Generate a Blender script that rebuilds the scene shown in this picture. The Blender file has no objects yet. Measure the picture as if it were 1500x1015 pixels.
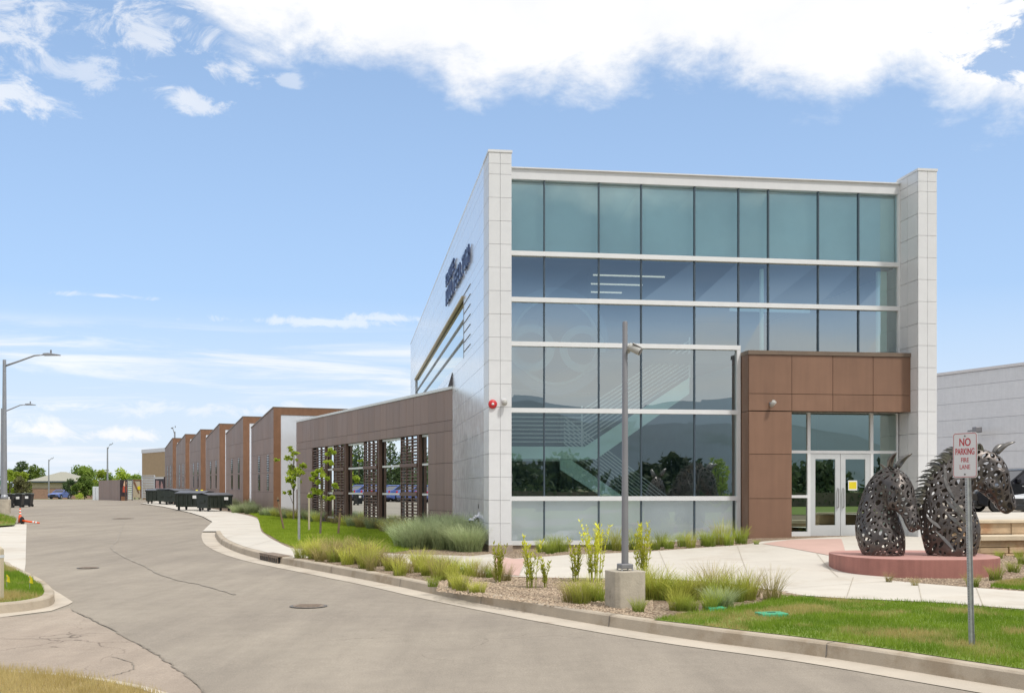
import bpy, bmesh, math, random
import numpy as np
from mathutils import Vector, Matrix
R = math.radians
scene = bpy.context.scene
col = scene.collection
F, CU, CV, EZ = 1626.0, 750.0, 715.0, 1.75      # focal length in photo pixels, principal column, horizon row, eye height

# ------------------------------------------------------------------ terrain
def ss(t): t = min(1.0, max(0.0, t)); return t*t*(3-2*t)
def g(x, y):
    if y > 100: return .675 - .9*min(1.0, (y-100)/110.0)
    return .0075*(max(y, -20)-10)
def HR(x, y):                                     # raised ground to the right of the kerb
    k = .15 - .12*ss((y-33)/6.5)
    e = .26*ss((x-.3)/6.5)*ss((y-19)/7.5) + .18*ss((x-9)/5)*ss((y-28)/14)
    return g(x, y) + k + e
def HI(x, y): return g(x, y) + .13
def at(u, v, Y): return Vector(((u-CU)/F*Y, Y, EZ-(v-CV)/F*Y))
def gp(u, v, h):                                  # where the sight line through a photo pixel meets the ground
    r, m = (u-CU)/F, (v-CV)/F
    lo, hi = 2.0, 130.0
    for _ in range(60):
        mid = .5*(lo+hi)
        if EZ-m*mid > h(r*mid, mid): lo = mid
        else: hi = mid
    return (r*lo, lo)
def smooth(pts, n=6):
    P = [Vector(p) for p in pts]; out = []
    for i in range(len(P)-1):
        a, b, c, d = P[max(i-1, 0)], P[i], P[i+1], P[min(i+2, len(P)-1)]
        for k in range(n):
            t = k/n
            out.append(.5*((2*b)+(c-a)*t+(2*a-5*b+4*c-d)*t*t+(3*b-a-3*c+d)*t**3))
    out.append(P[-1]); return out

# ------------------------------------------------------------------ mesh helpers
class MB:
    def __init__(s): s.v, s.f = [], []
    def box(s, x0, x1, y0, y1, z0, z1, M=None):
        n = len(s.v)
        p = [(x0,y0,z0),(x1,y0,z0),(x1,y1,z0),(x0,y1,z0),(x0,y0,z1),(x1,y0,z1),(x1,y1,z1),(x0,y1,z1)]
        s.v += [tuple(M @ Vector(q)) for q in p] if M else p
        s.f += [tuple(n+i for i in q) for q in ((0,3,2,1),(4,5,6,7),(0,1,5,4),(1,2,6,5),(2,3,7,6),(3,0,4,7))]
        return s
    def quad(s, *p):
        n = len(s.v); s.v += [tuple(q) for q in p]; s.f.append(tuple(range(n, n+len(p)))); return s
    def prism(s, poly, axis, a, b, M=None):      # poly of 2-D points extruded along an axis
        n = len(s.v); k = len(poly)
        def mk(p, t):
            q = {'z': (p[0], p[1], t), 'y': (p[0], t, p[1]), 'x': (t, p[0], p[1])}[axis]
            return tuple(M @ Vector(q)) if M else q
        s.v += [mk(p, a) for p in poly] + [mk(p, b) for p in poly]
        s.f.append(tuple(range(n+k-1, n-1, -1))); s.f.append(tuple(range(n+k, n+2*k)))
        for i in range(k): j = (i+1) % k; s.f.append((n+i, n+j, n+k+j, n+k+i))
        return s
    def tube(s, path, r, seg=10, cap=True):
        P = [Vector(p) for p in path]; rr = r if isinstance(r, (list, tuple)) else [r]*len(P)
        n = len(s.v)
        for i, p in enumerate(P):
            t = (P[min(i+1, len(P)-1)]-P[max(i-1, 0)]).normalized()
            a = Vector((0,0,1)) if abs(t.z) < .9 else Vector((1,0,0))
            e = t.cross(a).normalized(); f = e.cross(t)
            for k in range(seg):
                w = 2*math.pi*k/seg
                s.v.append(tuple(p+rr[i]*(math.cos(w)*e+math.sin(w)*f)))
        for i in range(len(P)-1):
            for k in range(seg):
                a, b = n+i*seg+k, n+i*seg+(k+1) % seg
                s.f.append((a, b, b+seg, a+seg))
        if cap:
            s.f.append(tuple(n+k for k in range(seg))); s.f.append(tuple(n+(len(P)-1)*seg+k for k in reversed(range(seg))))
        return s
    def lathe(s, prof, seg=24, M=None):          # prof: (radius, z)
        n = len(s.v)
        for r, z in prof:
            for k in range(seg):
                w = 2*math.pi*k/seg; q = (r*math.cos(w), r*math.sin(w), z)
                s.v.append(tuple(M @ Vector(q)) if M else q)
        for i in range(len(prof)-1):
            for k in range(seg):
                a, b = n+i*seg+k, n+i*seg+(k+1) % seg
                s.f.append((a, b, b+seg, a+seg))
        s.f.append(tuple(n+k for k in reversed(range(seg)))); s.f.append(tuple(n+(len(prof)-1)*seg+k for k in range(seg)))
        return s
    def panels(s, A, B, d0, d1, gap, plane='xz', hole=None):
        for i in range(len(A)-1):
            for j in range(len(B)-1):
                a0, a1, b0, b1 = A[i]+gap/2, A[i+1]-gap/2, B[j]+gap/2, B[j+1]-gap/2
                if hole and a0 > hole[0]-.01 and a1 < hole[1]+.01 and b0 > hole[2]-.01 and b1 < hole[3]+.01: continue
                if plane == 'xz': s.box(a0, a1, d0, d1, b0, b1)
                else: s.box(d0, d1, a0, a1, b0, b1)
        return s
    def build(s, name, m, parent=None, shade=False, bevel=0, fix=True):
        me = bpy.data.meshes.new(name); me.from_pydata(s.v, [], s.f)
        if fix:
            bm = bmesh.new(); bm.from_mesh(me); bmesh.ops.recalc_face_normals(bm, faces=bm.faces); bm.to_mesh(me); bm.free()
        return link(name, me, m, parent, shade, bevel)
def link(name, me, m, parent=None, shade=False, bevel=0):
    o = bpy.data.objects.new(name, me); col.objects.link(o)
    if m: me.materials.append(m)
    if parent: o.parent = parent
    if shade: me.polygons.foreach_set('use_smooth', [True]*len(me.polygons))
    if bevel:
        b = o.modifiers.new('bevel', 'BEVEL'); b.width = bevel; b.segments = 2; b.limit_method = 'ANGLE'
    return o
def tag(o, label, cat, group=None):
    o['label'] = label; o['category'] = cat
    if group: o['group'] = group
    return o
def thing(name, label, cat, loc=(0,0,0), rz=0, group=None):
    o = bpy.data.objects.new(name, None); col.objects.link(o); o.empty_display_size = .2
    o.location = loc; o.rotation_euler.z = rz
    return tag(o, label, cat, group)
def dup(root, loc, rz=None, label=None, group=None, scale=None):
    r = root.copy(); col.objects.link(r); r.location = loc
    if rz is not None: r.rotation_euler.z = rz
    if scale is not None: r.scale = scale if isinstance(scale, (tuple, list)) else (scale,)*3
    if label: r['label'] = label
    if group: r['group'] = group
    for ch in list(root.children):
        c = ch.copy(); col.objects.link(c); c.parent = r
        for q in list(ch.children):
            d = q.copy(); col.objects.link(d); d.parent = c
    return r
def sheet(name, pts, h, m, dz=0.0, cuts=1.0, ycuts=()):
    bm = bmesh.new(); vs = [bm.verts.new((p[0], p[1], 0)) for p in pts]
    f = bm.faces.new(vs); bmesh.ops.triangulate(bm, faces=[f])
    xs = [p[0] for p in pts]; ys = [p[1] for p in pts]
    def cut(co, no):
        bmesh.ops.bisect_plane(bm, geom=bm.verts[:]+bm.edges[:]+bm.faces[:], dist=1e-5, plane_co=co, plane_no=no)
    if cuts:
        x = math.ceil(min(xs)/cuts)*cuts
        while x < min(max(xs), 30): cut((x,0,0), (1,0,0)); x += cuts
        y = math.ceil(min(ys)/cuts)*cuts
        while y < min(max(ys), 60): cut((0,y,0), (0,1,0)); y += cuts
    for y in ycuts: cut((0,y,0), (0,1,0))
    for v in bm.verts: v.co.z = h(v.co.x, v.co.y)+dz
    bmesh.ops.recalc_face_normals(bm, faces=bm.faces)
    if sum(f.normal.z for f in bm.faces) < 0: bmesh.ops.reverse_faces(bm, faces=bm.faces)
    me = bpy.data.meshes.new(name); bm.to_mesh(me); bm.free()
    o = link(name, me, m); o['kind'] = 'structure'; return o

# ------------------------------------------------------------------ materials
def nt_new(name):
    m = bpy.data.materials.new(name); m.use_nodes = True; nt = m.node_tree; nt.nodes.clear()
    return m, nt
class N:
    def __init__(s, nt): s.nt = nt
    def n(s, t, props=None, **ins):
        nd = s.nt.nodes.new(t)
        for k, v in (props or {}).items(): setattr(nd, k, v)
        for k, v in ins.items():
            key = int(k[1:]) if k[0] == 'i' and k[1:].isdigit() else k.replace('_', ' ')
            s.set(nd.inputs[key], v)
        return nd
    def set(s, sock, v):
        if isinstance(v, bpy.types.NodeSocket): s.nt.links.new(v, sock)
        elif isinstance(v, bpy.types.Node): s.nt.links.new(v.outputs[0], sock)
        else:
            if isinstance(v, (tuple, list)) and len(v) == 3 and sock.type == 'RGBA': v = (*v, 1)
            sock.default_value = v
    def math(s, op, a, b=0.0, c=None):
        nd = s.nt.nodes.new('ShaderNodeMath'); nd.operation = op
        s.set(nd.inputs[0], a); s.set(nd.inputs[1], b)
        if c is not None: s.set(nd.inputs[2], c)
        return nd.outputs[0]
    def mix(s, fac, a, b, blend='MIX'):
        nd = s.nt.nodes.new('ShaderNodeMix'); nd.data_type = 'RGBA'; nd.blend_type = blend
        s.set(nd.inputs[0], fac); s.set(nd.inputs[6], a); s.set(nd.inputs[7], b); return nd.outputs[2]
    def rng(s, v, a, b, c=0.0, d=1.0, sm=True):
        nd = s.nt.nodes.new('ShaderNodeMapRange'); nd.interpolation_type = 'SMOOTHSTEP' if sm else 'LINEAR'
        for i, x in enumerate((v, a, b, c, d)): s.set(nd.inputs[i], x)
        return nd.outputs[0]
    def noise(s, vec, scale, detail=4, rough=.6, dist=0.0):
        nd = s.nt.nodes.new('ShaderNodeTexNoise')
        s.set(nd.inputs['Vector'], vec); nd.inputs['Scale'].default_value = scale; nd.inputs['Detail'].default_value = detail
        nd.inputs['Roughness'].default_value = rough; nd.inputs['Distortion'].default_value = dist
        return nd.outputs['Fac']
    def mapv(s, vec, scale=(1,1,1), loc=(0,0,0)):
        nd = s.nt.nodes.new('ShaderNodeMapping'); s.set(nd.inputs['Vector'], vec)
        nd.inputs['Scale'].default_value = scale; nd.inputs['Location'].default_value = loc; return nd.outputs[0]
def pm(name, c, rough=.6, metal=0.0, var=.12, scale=3.0, bump=0.0, bscale=60.0, world=True, streak=0.0, spec=.5, c2=None, c2scale=.6, c2lo=.5, c2hi=.65, grain=0.0, gscale=120, rnd=0.0, emit=0.0, isl=0.0):
    m, nt = nt_new(name); k = N(nt)
    pos = k.n('ShaderNodeNewGeometry').outputs['Position'] if world else k.n('ShaderNodeTexCoord').outputs['Object']
    base = (*c, 1)
    n1 = k.noise(pos, scale, 5)
    cc = base
    if c2: cc = k.mix(k.rng(k.noise(pos, c2scale, 5, .65), c2lo, c2hi), base, (*c2, 1))
    if var: cc = k.mix(1.0, cc, k.n('ShaderNodeCombineColor', None, i0=k.rng(n1, .3, .7, 1-var, 1+var, False), i1=k.rng(n1, .3, .7, 1-var, 1+var, False), i2=k.rng(n1, .3, .7, 1-var, 1+var, False)).outputs[0], 'MULTIPLY')
    if grain:
        gr = k.rng(k.noise(pos, gscale, 2, .7), .25, .75, 1-grain, 1+grain, False)
        cc = k.mix(1.0, cc, k.n('ShaderNodeCombineColor', None, i0=gr, i1=gr, i2=gr).outputs[0], 'MULTIPLY')
    if streak:
        st = k.rng(k.noise(k.mapv(pos, (5,5,.35)), 1.5, 5), .35, .75, 1.0, 1-streak, False)
        cc = k.mix(1.0, cc, k.n('ShaderNodeCombineColor', None, i0=st, i1=st, i2=st).outputs[0], 'MULTIPLY')
    if rnd:
        oi = k.n('ShaderNodeObjectInfo').outputs['Random']
        st = k.rng(oi, 0, 1, 1-rnd, 1+rnd, False)
        cc = k.mix(1.0, cc, k.n('ShaderNodeCombineColor', None, i0=st, i1=st, i2=st).outputs[0], 'MULTIPLY')
    if isl:
        st = k.rng(k.n('ShaderNodeNewGeometry').outputs['Random Per Island'], 0, 1, 1-isl, 1+isl, False)
        cc = k.mix(1.0, cc, k.n('ShaderNodeCombineColor', None, i0=st, i1=st, i2=st).outputs[0], 'MULTIPLY')
    b = k.n('ShaderNodeBsdfPrincipled', None, Base_Color=cc, Metallic=metal)
    k.set(b.inputs['Roughness'], k.rng(n1, .3, .7, max(.02, rough-.06), min(1, rough+.06), False))
    b.inputs['Specular IOR Level'].default_value = spec
    if emit: k.set(b.inputs['Emission Color'], cc); b.inputs['Emission Strength'].default_value = emit
    if bump:
        bp = k.n('ShaderNodeBump', None, Strength=bump, Distance=.02, Height=k.noise(pos, bscale, 4, .65)); k.set(b.inputs['Normal'], bp.outputs[0])
    k.n('ShaderNodeOutputMaterial', None, Surface=b.outputs[0]); return m
def leafmat(name, ca, cb, ht=None, tr=.35, wscale=1.2, cpatch=None, plo=.52, phi=.68, rnd=.26):
    m, nt = nt_new(name); k = N(nt)
    pos = k.n('ShaderNodeNewGeometry').outputs['Position']
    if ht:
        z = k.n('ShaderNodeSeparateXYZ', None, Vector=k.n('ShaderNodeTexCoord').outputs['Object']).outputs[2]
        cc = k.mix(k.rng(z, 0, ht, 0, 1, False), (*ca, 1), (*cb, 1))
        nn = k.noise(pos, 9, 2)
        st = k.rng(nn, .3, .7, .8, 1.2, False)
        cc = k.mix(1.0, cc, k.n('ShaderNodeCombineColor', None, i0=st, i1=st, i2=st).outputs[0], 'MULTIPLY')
    else:
        cc = k.mix(k.rng(k.noise(pos, wscale, 4, .7), .35, .65), (*ca, 1), (*cb, 1))
    if cpatch: cc = k.mix(k.rng(k.noise(pos, .9, 4, .65), plo, phi), cc, (*cpatch, 1))
    if rnd:
        st = k.rng(k.n('ShaderNodeObjectInfo').outputs['Random'], 0, 1, 1-rnd, 1+rnd, False)
        cc = k.mix(1.0, cc, k.n('ShaderNodeCombineColor', None, i0=st, i1=st, i2=st).outputs[0], 'MULTIPLY')
    d = k.n('ShaderNodeBsdfPrincipled', None, Base_Color=cc, Roughness=.55); d.inputs['Specular IOR Level'].default_value = .25
    t = k.n('ShaderNodeBsdfTranslucent', None, Color=cc)
    mx = k.n('ShaderNodeMixShader', None, i0=tr, i1=d.outputs[0], i2=t.outputs[0])
    k.n('ShaderNodeOutputMaterial', None, Surface=mx.outputs[0]); return m
def glassmat(name, tint, refl=.35, gcol=(.9,.96,.97), wav=.0):
    m, nt = nt_new(name); k = N(nt)
    lw = k.n('ShaderNodeFresnel', None, IOR=1.5).outputs[0]
    fac = k.math('ADD', refl, k.math('MULTIPLY', lw, 1-refl))
    t = k.n('ShaderNodeBsdfTransparent', None, Color=tint)
    gl = k.n('ShaderNodeBsdfGlossy', None, Color=gcol, Roughness=0.0)
    if wav:
        pos = k.n('ShaderNodeNewGeometry').outputs['Position']
        bp = k.n('ShaderNodeBump', None, Strength=wav, Distance=.01, Height=k.noise(pos, .9, 1)); k.set(gl.inputs['Normal'], bp.outputs[0])
    mx = k.n('ShaderNodeMixShader', None, i0=fac, i1=t.outputs[0], i2=gl.outputs[0])
    k.n('ShaderNodeOutputMaterial', None, Surface=mx.outputs[0]); return m
M = {}
M['white'] = pm('white_panel', (.70,.705,.71), .35, var=.03, streak=.03, isl=.012)
M['white_side'] = pm('white_panel_gloss', (.84,.86,.90), .17, metal=.30, var=.015, streak=.0, spec=.9, isl=.006)
M['white_frame'] = pm('white_frame', (.74,.75,.75), .4, var=.03)
M['alu'] = pm('door_frame', (.60,.62,.62), .4, metal=.2, var=.03)
M['mull'] = pm('dark_mullion', (.06,.085,.11), .35, var=.05)
M['brown'] = pm('brown_panel', (.23,.13,.083), .42, var=.06, streak=.12, scale=1.5, isl=.05)
M['brown_lip'] = pm('brown_trim', (.17,.125,.09), .45, var=.08)
M['taupe'] = pm('taupe_panel', (.295,.205,.17), .5, var=.07, streak=.14, scale=.9, spec=.35, isl=.07)
M['taupe_core'] = pm('taupe_core', (.06,.045,.04), .6, var=.05)
M['louvre'] = pm('louvre_brown', (.16,.092,.068), .5, var=.1)
M['rust_panel'] = pm('rust_panel', (.225,.115,.062), .45, var=.10, streak=.10)
M['core'] = pm('panel_joint', (.58,.58,.58), .7, var=.05)
M['brown_core'] = pm('brown_joint', (.06,.035,.02), .7, var=.05)
M['plinth'] = pm('plinth_concrete', (.36,.29,.23), .85, var=.15, bump=.3, bscale=40)
M['glass'] = glassmat('curtain_glass', (.84,.97,.96), .33, (.92,1.0,1.0), wav=.08)
M['glass_low'] = glassmat('low_glass', (.97,1.0,1.0), .09, (.9,.97,1.0), wav=.03)
M['glass_spandrel'] = glassmat('spandrel_glass', (.80,.94,.96), .16, (.8,.95,.95), wav=.03)
M['glass_door'] = glassmat('entrance_glass', (.34,.58,.52), .42, (.82,.97,.88))
M['glass_side'] = glassmat('side_glass', (.35,.45,.52), .75)
M['glass_dark'] = glassmat('wing_glass', (.4,.48,.5), .55)
M['spandrel'] = pm('spandrel_backing', (.80,.90,.93), .8, var=.10, emit=.06, scale=.35)  # faint glow added to the panel to brighten the top glass row
M['spandrel_low'] = pm('low_backing', (.85,.89,.90), .8, var=.05, scale=.6, emit=.14)  # added glow, no lamp: brightens the bottom glass row
M['int_wall'] = pm('interior_wall', (.24,.34,.36), .8, var=.05)
M['int_dark'] = pm('interior_dark', (.07,.10,.14), .8, var=.08)
M['int_floor'] = pm('interior_floor', (.22,.24,.24), .4, var=.08)
M['ring_pale'] = pm('ring_pale', (.22,.33,.37), .6, var=.03)
M['int_white'] = pm('interior_white', (.62,.70,.70), .6, var=.03, emit=.04)  # slight glow added so the railing reads through the glass
M['int_green'] = pm('interior_stringer', (.58,.82,.75), .6, var=.03, emit=.09)  # added glow lifts the stair and interior posts, which are no lamps
M['led'] = pm('led_strip', (.9,.85,.7), .5, var=0, emit=.7)
M['led_dim'] = pm('led_strip_dim', (.35,.55,.6), .5, var=0, emit=.25)
M['ring'] = pm('ring_dark', (.07,.14,.22), .5, var=.03)
M['concrete'] = pm('pale_concrete', (.60,.555,.485), .85, var=.06, scale=.8, c2=(.54,.485,.41), c2scale=.5, bump=.12, bscale=90, grain=.06)
M['pink_conc'] = pm('pink_concrete', (.58,.39,.33), .85, var=.07, scale=.9, bump=.12, bscale=90, grain=.06)
M['kerb'] = pm('kerb_concrete', (.46,.39,.30), .85, var=.12, scale=2.0, c2=(.37,.295,.21), c2scale=1.4, bump=.25, bscale=50, grain=.10)
M['pan'] = pm('gutter_concrete', (.52,.455,.37), .85, var=.10, scale=1.2, c2=(.38,.31,.24), c2scale=.9, c2lo=.55, c2hi=.7, bump=.2, bscale=60, grain=.10)
M['base_conc'] = pm('cast_concrete', (.44,.39,.31), .85, var=.18, scale=4.0, c2=(.26,.23,.19), c2scale=5, c2lo=.58, c2hi=.75, bump=.35, bscale=30, grain=.08)
M['red_conc'] = pm('red_concrete', (.38,.165,.135), .75, var=.12, scale=3.0, streak=.25, bump=.15, bscale=40)
M['red_top'] = pm('red_concrete_top', (.52,.28,.24), .8, var=.08, scale=3.0, bump=.15, bscale=40)
M['stone'] = pm('tan_stone', (.50,.36,.22), .85, var=.2, scale=2.5, c2=(.38,.22,.12), c2scale=1.3, bump=.6, bscale=14, isl=.18)
M['stone_cap'] = pm('stone_cap', (.60,.50,.36), .85, var=.10, scale=3, bump=.3, bscale=20)
M['steel'] = pm('sculpture_steel', (.115,.10,.092), .36, metal=.72, var=.35, scale=7.0, bump=.3, bscale=25)
M['steel_pale'] = pm('mane_steel', (.18,.17,.16), .32, metal=.75, var=.3, scale=7.0)  # paler steel for the mane and ears
M['pole'] = pm('grey_pole', (.24,.235,.245), .45, metal=.3, var=.05)
M['galv'] = pm('galvanised', (.42,.42,.42), .45, metal=.6, var=.15, scale=20)
M['sleeve'] = pm('post_sleeve', (.13,.14,.15), .5, metal=.5, var=.2, scale=20)
M['camgrey'] = pm('camera_grey', (.42,.41,.38), .4, var=.05)
M['black'] = pm('black_plastic', (.018,.019,.02), .45, var=.2)
M['lens'] = pm('lens_glass', (.02,.02,.03), .08, var=0)
M['red'] = pm('alarm_red', (.55,.025,.03), .4, var=.05)
M['signred'] = pm('sign_red', (.50,.04,.05), .5, var=.05)
M['signwhite'] = pm('sign_white', (.72,.70,.70), .45, var=.03)
M['navy'] = pm('navy_letter', (.085,.13,.28), .4, var=.05)
M['chrome'] = pm('chrome', (.6,.6,.62), .2, metal=.9, var=.05)
M['yellow'] = pm('yellow_paint', (.75,.62,.02), .5, var=.05)
M['paper'] = pm('white_paper', (.8,.8,.78), .6, var=.02)
M['dump'] = pm('dumpster_green', (.026,.034,.026), .5, var=.25, scale=6)
M['dump_side'] = pm('dumpster_side', (.06,.065,.055), .5, var=.25, scale=6)
M['lid'] = pm('dumpster_lid', (.10,.105,.12), .45, var=.15)
M['rustiron'] = pm('rust_iron', (.24,.185,.14), .8, var=.3, scale=15)
M['iron'] = pm('cast_iron', (.17,.155,.14), .6, metal=.3, var=.3, scale=12, bump=.4, bscale=40)
M['orange'] = pm('safety_orange', (.80,.10,.015), .5, var=.08, scale=10)
M['wood'] = pm('stake_wood', (.22,.15,.09), .8, var=.2, scale=15)
M['bark'] = pm('bark', (.17,.135,.105), .9, var=.3, scale=18, bump=.5, bscale=30)
M['lampgrey'] = pm('lamp_grey', (.33,.34,.36), .4, metal=.4, var=.05)
M['greenlid'] = pm('green_lid', (.06,.38,.20), .5, var=.1, scale=10)
M['tan'] = pm('tan_wall', (.44,.32,.19), .85, var=.08)
M['cream'] = pm('cream_wall', (.52,.45,.32), .85, var=.06)
M['brick'] = pm('brick_wall', (.34,.21,.15), .85, var=.15)
M['roof'] = pm('pale_roof', (.34,.33,.27), .8, var=.08)
M['grey_clad'] = pm('grey_cladding', (.74,.745,.765), .45, var=.04, streak=.06, isl=.02)
M['grey_seam'] = pm('grey_seam', (.58,.59,.61), .5, var=.05)
M['slat'] = pm('white_slat', (.62,.66,.68), .5, var=.05)
M['mural_red'] = pm('mural_red', (.48,.09,.05), .6, var=.2)
M['mural_skin'] = pm('mural_cream', (.62,.42,.28), .6, var=.2)
M['poster'] = pm('dark_poster', (.035,.025,.03), .5, var=.2)
M['poster_pink'] = pm('poster_pink', (.42,.24,.22), .5, var=.25, scale=6)
M['carblack'] = pm('black_paint', (.012,.013,.018), .18, metal=.3, var=.05)
M['carwhite'] = pm('white_paint', (.72,.73,.74), .2, var=.02)
M['carblue'] = pm('blue_paint', (.10,.15,.40), .3, var=.05)
M['carred'] = pm('red_paint', (.35,.03,.03), .25, var=.05)
M['tyre'] = pm('tyre', (.02,.02,.02), .8, var=.1)
M['rim'] = pm('rim', (.4,.4,.42), .3, metal=.8, var=.05)
M['lampglass'] = pm('headlamp', (.25,.27,.3), .1, metal=.4, var=.05)
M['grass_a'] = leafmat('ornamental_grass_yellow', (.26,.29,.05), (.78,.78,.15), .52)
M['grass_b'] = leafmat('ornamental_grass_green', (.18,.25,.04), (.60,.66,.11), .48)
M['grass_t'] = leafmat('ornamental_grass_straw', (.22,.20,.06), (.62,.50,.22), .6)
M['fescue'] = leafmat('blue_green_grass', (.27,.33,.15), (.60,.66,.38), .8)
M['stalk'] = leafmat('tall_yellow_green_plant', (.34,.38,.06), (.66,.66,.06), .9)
M['lawn'] = leafmat('lawn_blades', (.17,.28,.025), (.28,.39,.04), None, .5, 1.6, (.52,.43,.17), .50, .62, 0)
M['lawn_left'] = leafmat('lawn_blades_left', (.27,.37,.03), (.38,.47,.05), None, .5, 1.2, None, rnd=0)
M['dry'] = leafmat('dry_grass', (.50,.40,.16), (.66,.55,.26), None, .5, 3.0, (.22,.25,.05), .55, .7, 0)
M['lawn_soil'] = pm('lawn_soil', (.17,.23,.035), .95, var=.2, scale=6, c2=(.40,.32,.14), c2scale=.9, c2lo=.58, c2hi=.74)
M['dry_soil'] = pm('dry_soil', (.32,.24,.10), .95, var=.2, scale=6)
M['leaf_young'] = leafmat('young_leaves', (.38,.50,.05), (.62,.72,.10), None, .5, 3)
M['leaf_bright'] = leafmat('bright_leaves', (.32,.42,.05), (.48,.58,.08), None, .5, .35)
M['leaf_mid'] = leafmat('mid_leaves', (.13,.21,.04), (.32,.43,.08), None, .45, .35)
M['leaf_far'] = leafmat('far_dark_leaves', (.035,.055,.030), (.11,.145,.065), None, .3, .4)
M['leaf_dark'] = leafmat('dark_leaves', (.06,.10,.045), (.15,.21,.08), None, .35, .4)
M['leaf_brown'] = leafmat('olive_leaves', (.10,.10,.045), (.17,.17,.07), None, .3, .5)
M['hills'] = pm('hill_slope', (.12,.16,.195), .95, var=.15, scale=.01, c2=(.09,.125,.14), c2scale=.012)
M['hills_far'] = pm('far_hill_slope', (.22,.28,.34), .95, var=.08, scale=.01)  # bluish air haze put into the slope colour
M['field'] = pm('field', (.16,.17,.06), .95, var=.2, scale=.2, c2=(.25,.22,.12), c2scale=.05)
def mulchmat():
    m, nt = nt_new('gravel_mulch'); k = N(nt)
    pos = k.n('ShaderNodeNewGeometry').outputs['Position']
    v = k.n('ShaderNodeTexVoronoi', {'feature': 'F1'}, Vector=k.mapv(pos, (1,1,.2)), Scale=26.0, Randomness=1.0)
    r = k.n('ShaderNodeSeparateColor', None, Color=v.outputs['Color']).outputs[0]
    cr = k.n('ShaderNodeValToRGB', None, Fac=r); e = cr.color_ramp
    e.elements[0].color = (.20,.13,.085,1); e.elements[1].color = (.56,.46,.34,1)
    q = e.elements.new(.5); q.color = (.40,.30,.20,1)
    cc = k.mix(k.rng(v.outputs['Distance'], .25, .75), cr.outputs[0], (.16,.11,.07,1))
    b = k.n('ShaderNodeBsdfPrincipled', None, Base_Color=cc, Roughness=.9)
    bp = k.n('ShaderNodeBump', None, Strength=.8, Distance=.03, Height=k.math('SUBTRACT', 1.0, v.outputs['Distance'])); k.set(b.inputs['Normal'], bp.outputs[0])
    k.n('ShaderNodeOutputMaterial', None, Surface=b.outputs[0]); return m
M['mulch'] = mulchmat()
def asphalt(name, ca, cb, crack=.5, cscale=.22):
    m, nt = nt_new(name); k = N(nt)
    pos = k.n('ShaderNodeNewGeometry').outputs['Position']
    cc = k.mix(k.rng(k.noise(pos, .16, 5, .6, .4), .35, .68), (*ca, 1), (*cb, 1))
    st = k.rng(k.noise(k.mapv(pos, (1.5,.16,1)), 1.0, 6, .7), .3, .7, .86, 1.10, False)
    cc = k.mix(1.0, cc, k.n('ShaderNodeCombineColor', None, i0=st, i1=st, i2=st).outputs[0], 'MULTIPLY')
    gr = k.math('MULTIPLY', k.rng(k.noise(pos, 70, 3, .8), .25, .75, .70, 1.28, False), k.rng(k.noise(pos, 3.2, 6, .7), .3, .7, .93, 1.07, False))
    cc = k.mix(1.0, cc, k.n('ShaderNodeCombineColor', None, i0=gr, i1=gr, i2=gr).outputs[0], 'MULTIPLY')
    sp = k.rng(k.noise(pos, 28, 2, .6), .68, .74, 0, .35)
    cc = k.mix(sp, cc, (.12,.10,.085,1))
    wob = k.n('ShaderNodeVectorMath', {'operation': 'ADD'}, i0=pos, i1=k.n('ShaderNodeVectorMath', {'operation': 'SCALE'}, i0=k.n('ShaderNodeTexNoise', None, Vector=pos, Scale=.8, Detail=5.0).outputs['Color'], Scale=1.6).outputs[0]).outputs[0]
    v = k.n('ShaderNodeTexVoronoi', {'feature': 'DISTANCE_TO_EDGE'}, Vector=wob, Scale=cscale)
    ck = k.math('MULTIPLY', k.rng(v.outputs['Distance'], 0.0, .004/ (1/cscale) *4, 1, 0), k.math('MULTIPLY', k.rng(k.noise(pos, .3, 3), .5, .6), crack))
    cc = k.mix(ck, cc, (.13,.10,.08,1))
    b = k.n('ShaderNodeBsdfPrincipled', None, Base_Color=cc, Roughness=.88); b.inputs['Specular IOR Level'].default_value = .3
    bp = k.n('ShaderNodeBump', None, Strength=.35, Distance=.01, Height=k.noise(pos, 110, 3, .7)); k.set(b.inputs['Normal'], bp.outputs[0])
    k.n('ShaderNodeOutputMaterial', None, Surface=b.outputs[0]); return m
M['asphalt'] = asphalt('weathered_asphalt', (.292,.252,.206), (.342,.297,.24))
M['asphalt_old'] = asphalt('old_reddish_asphalt', (.35,.285,.228), (.395,.33,.265), .8, .5)
M['asphalt_tar'] = pm('crack_sealer', (.225,.192,.152), .85, var=.3, scale=6)

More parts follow.
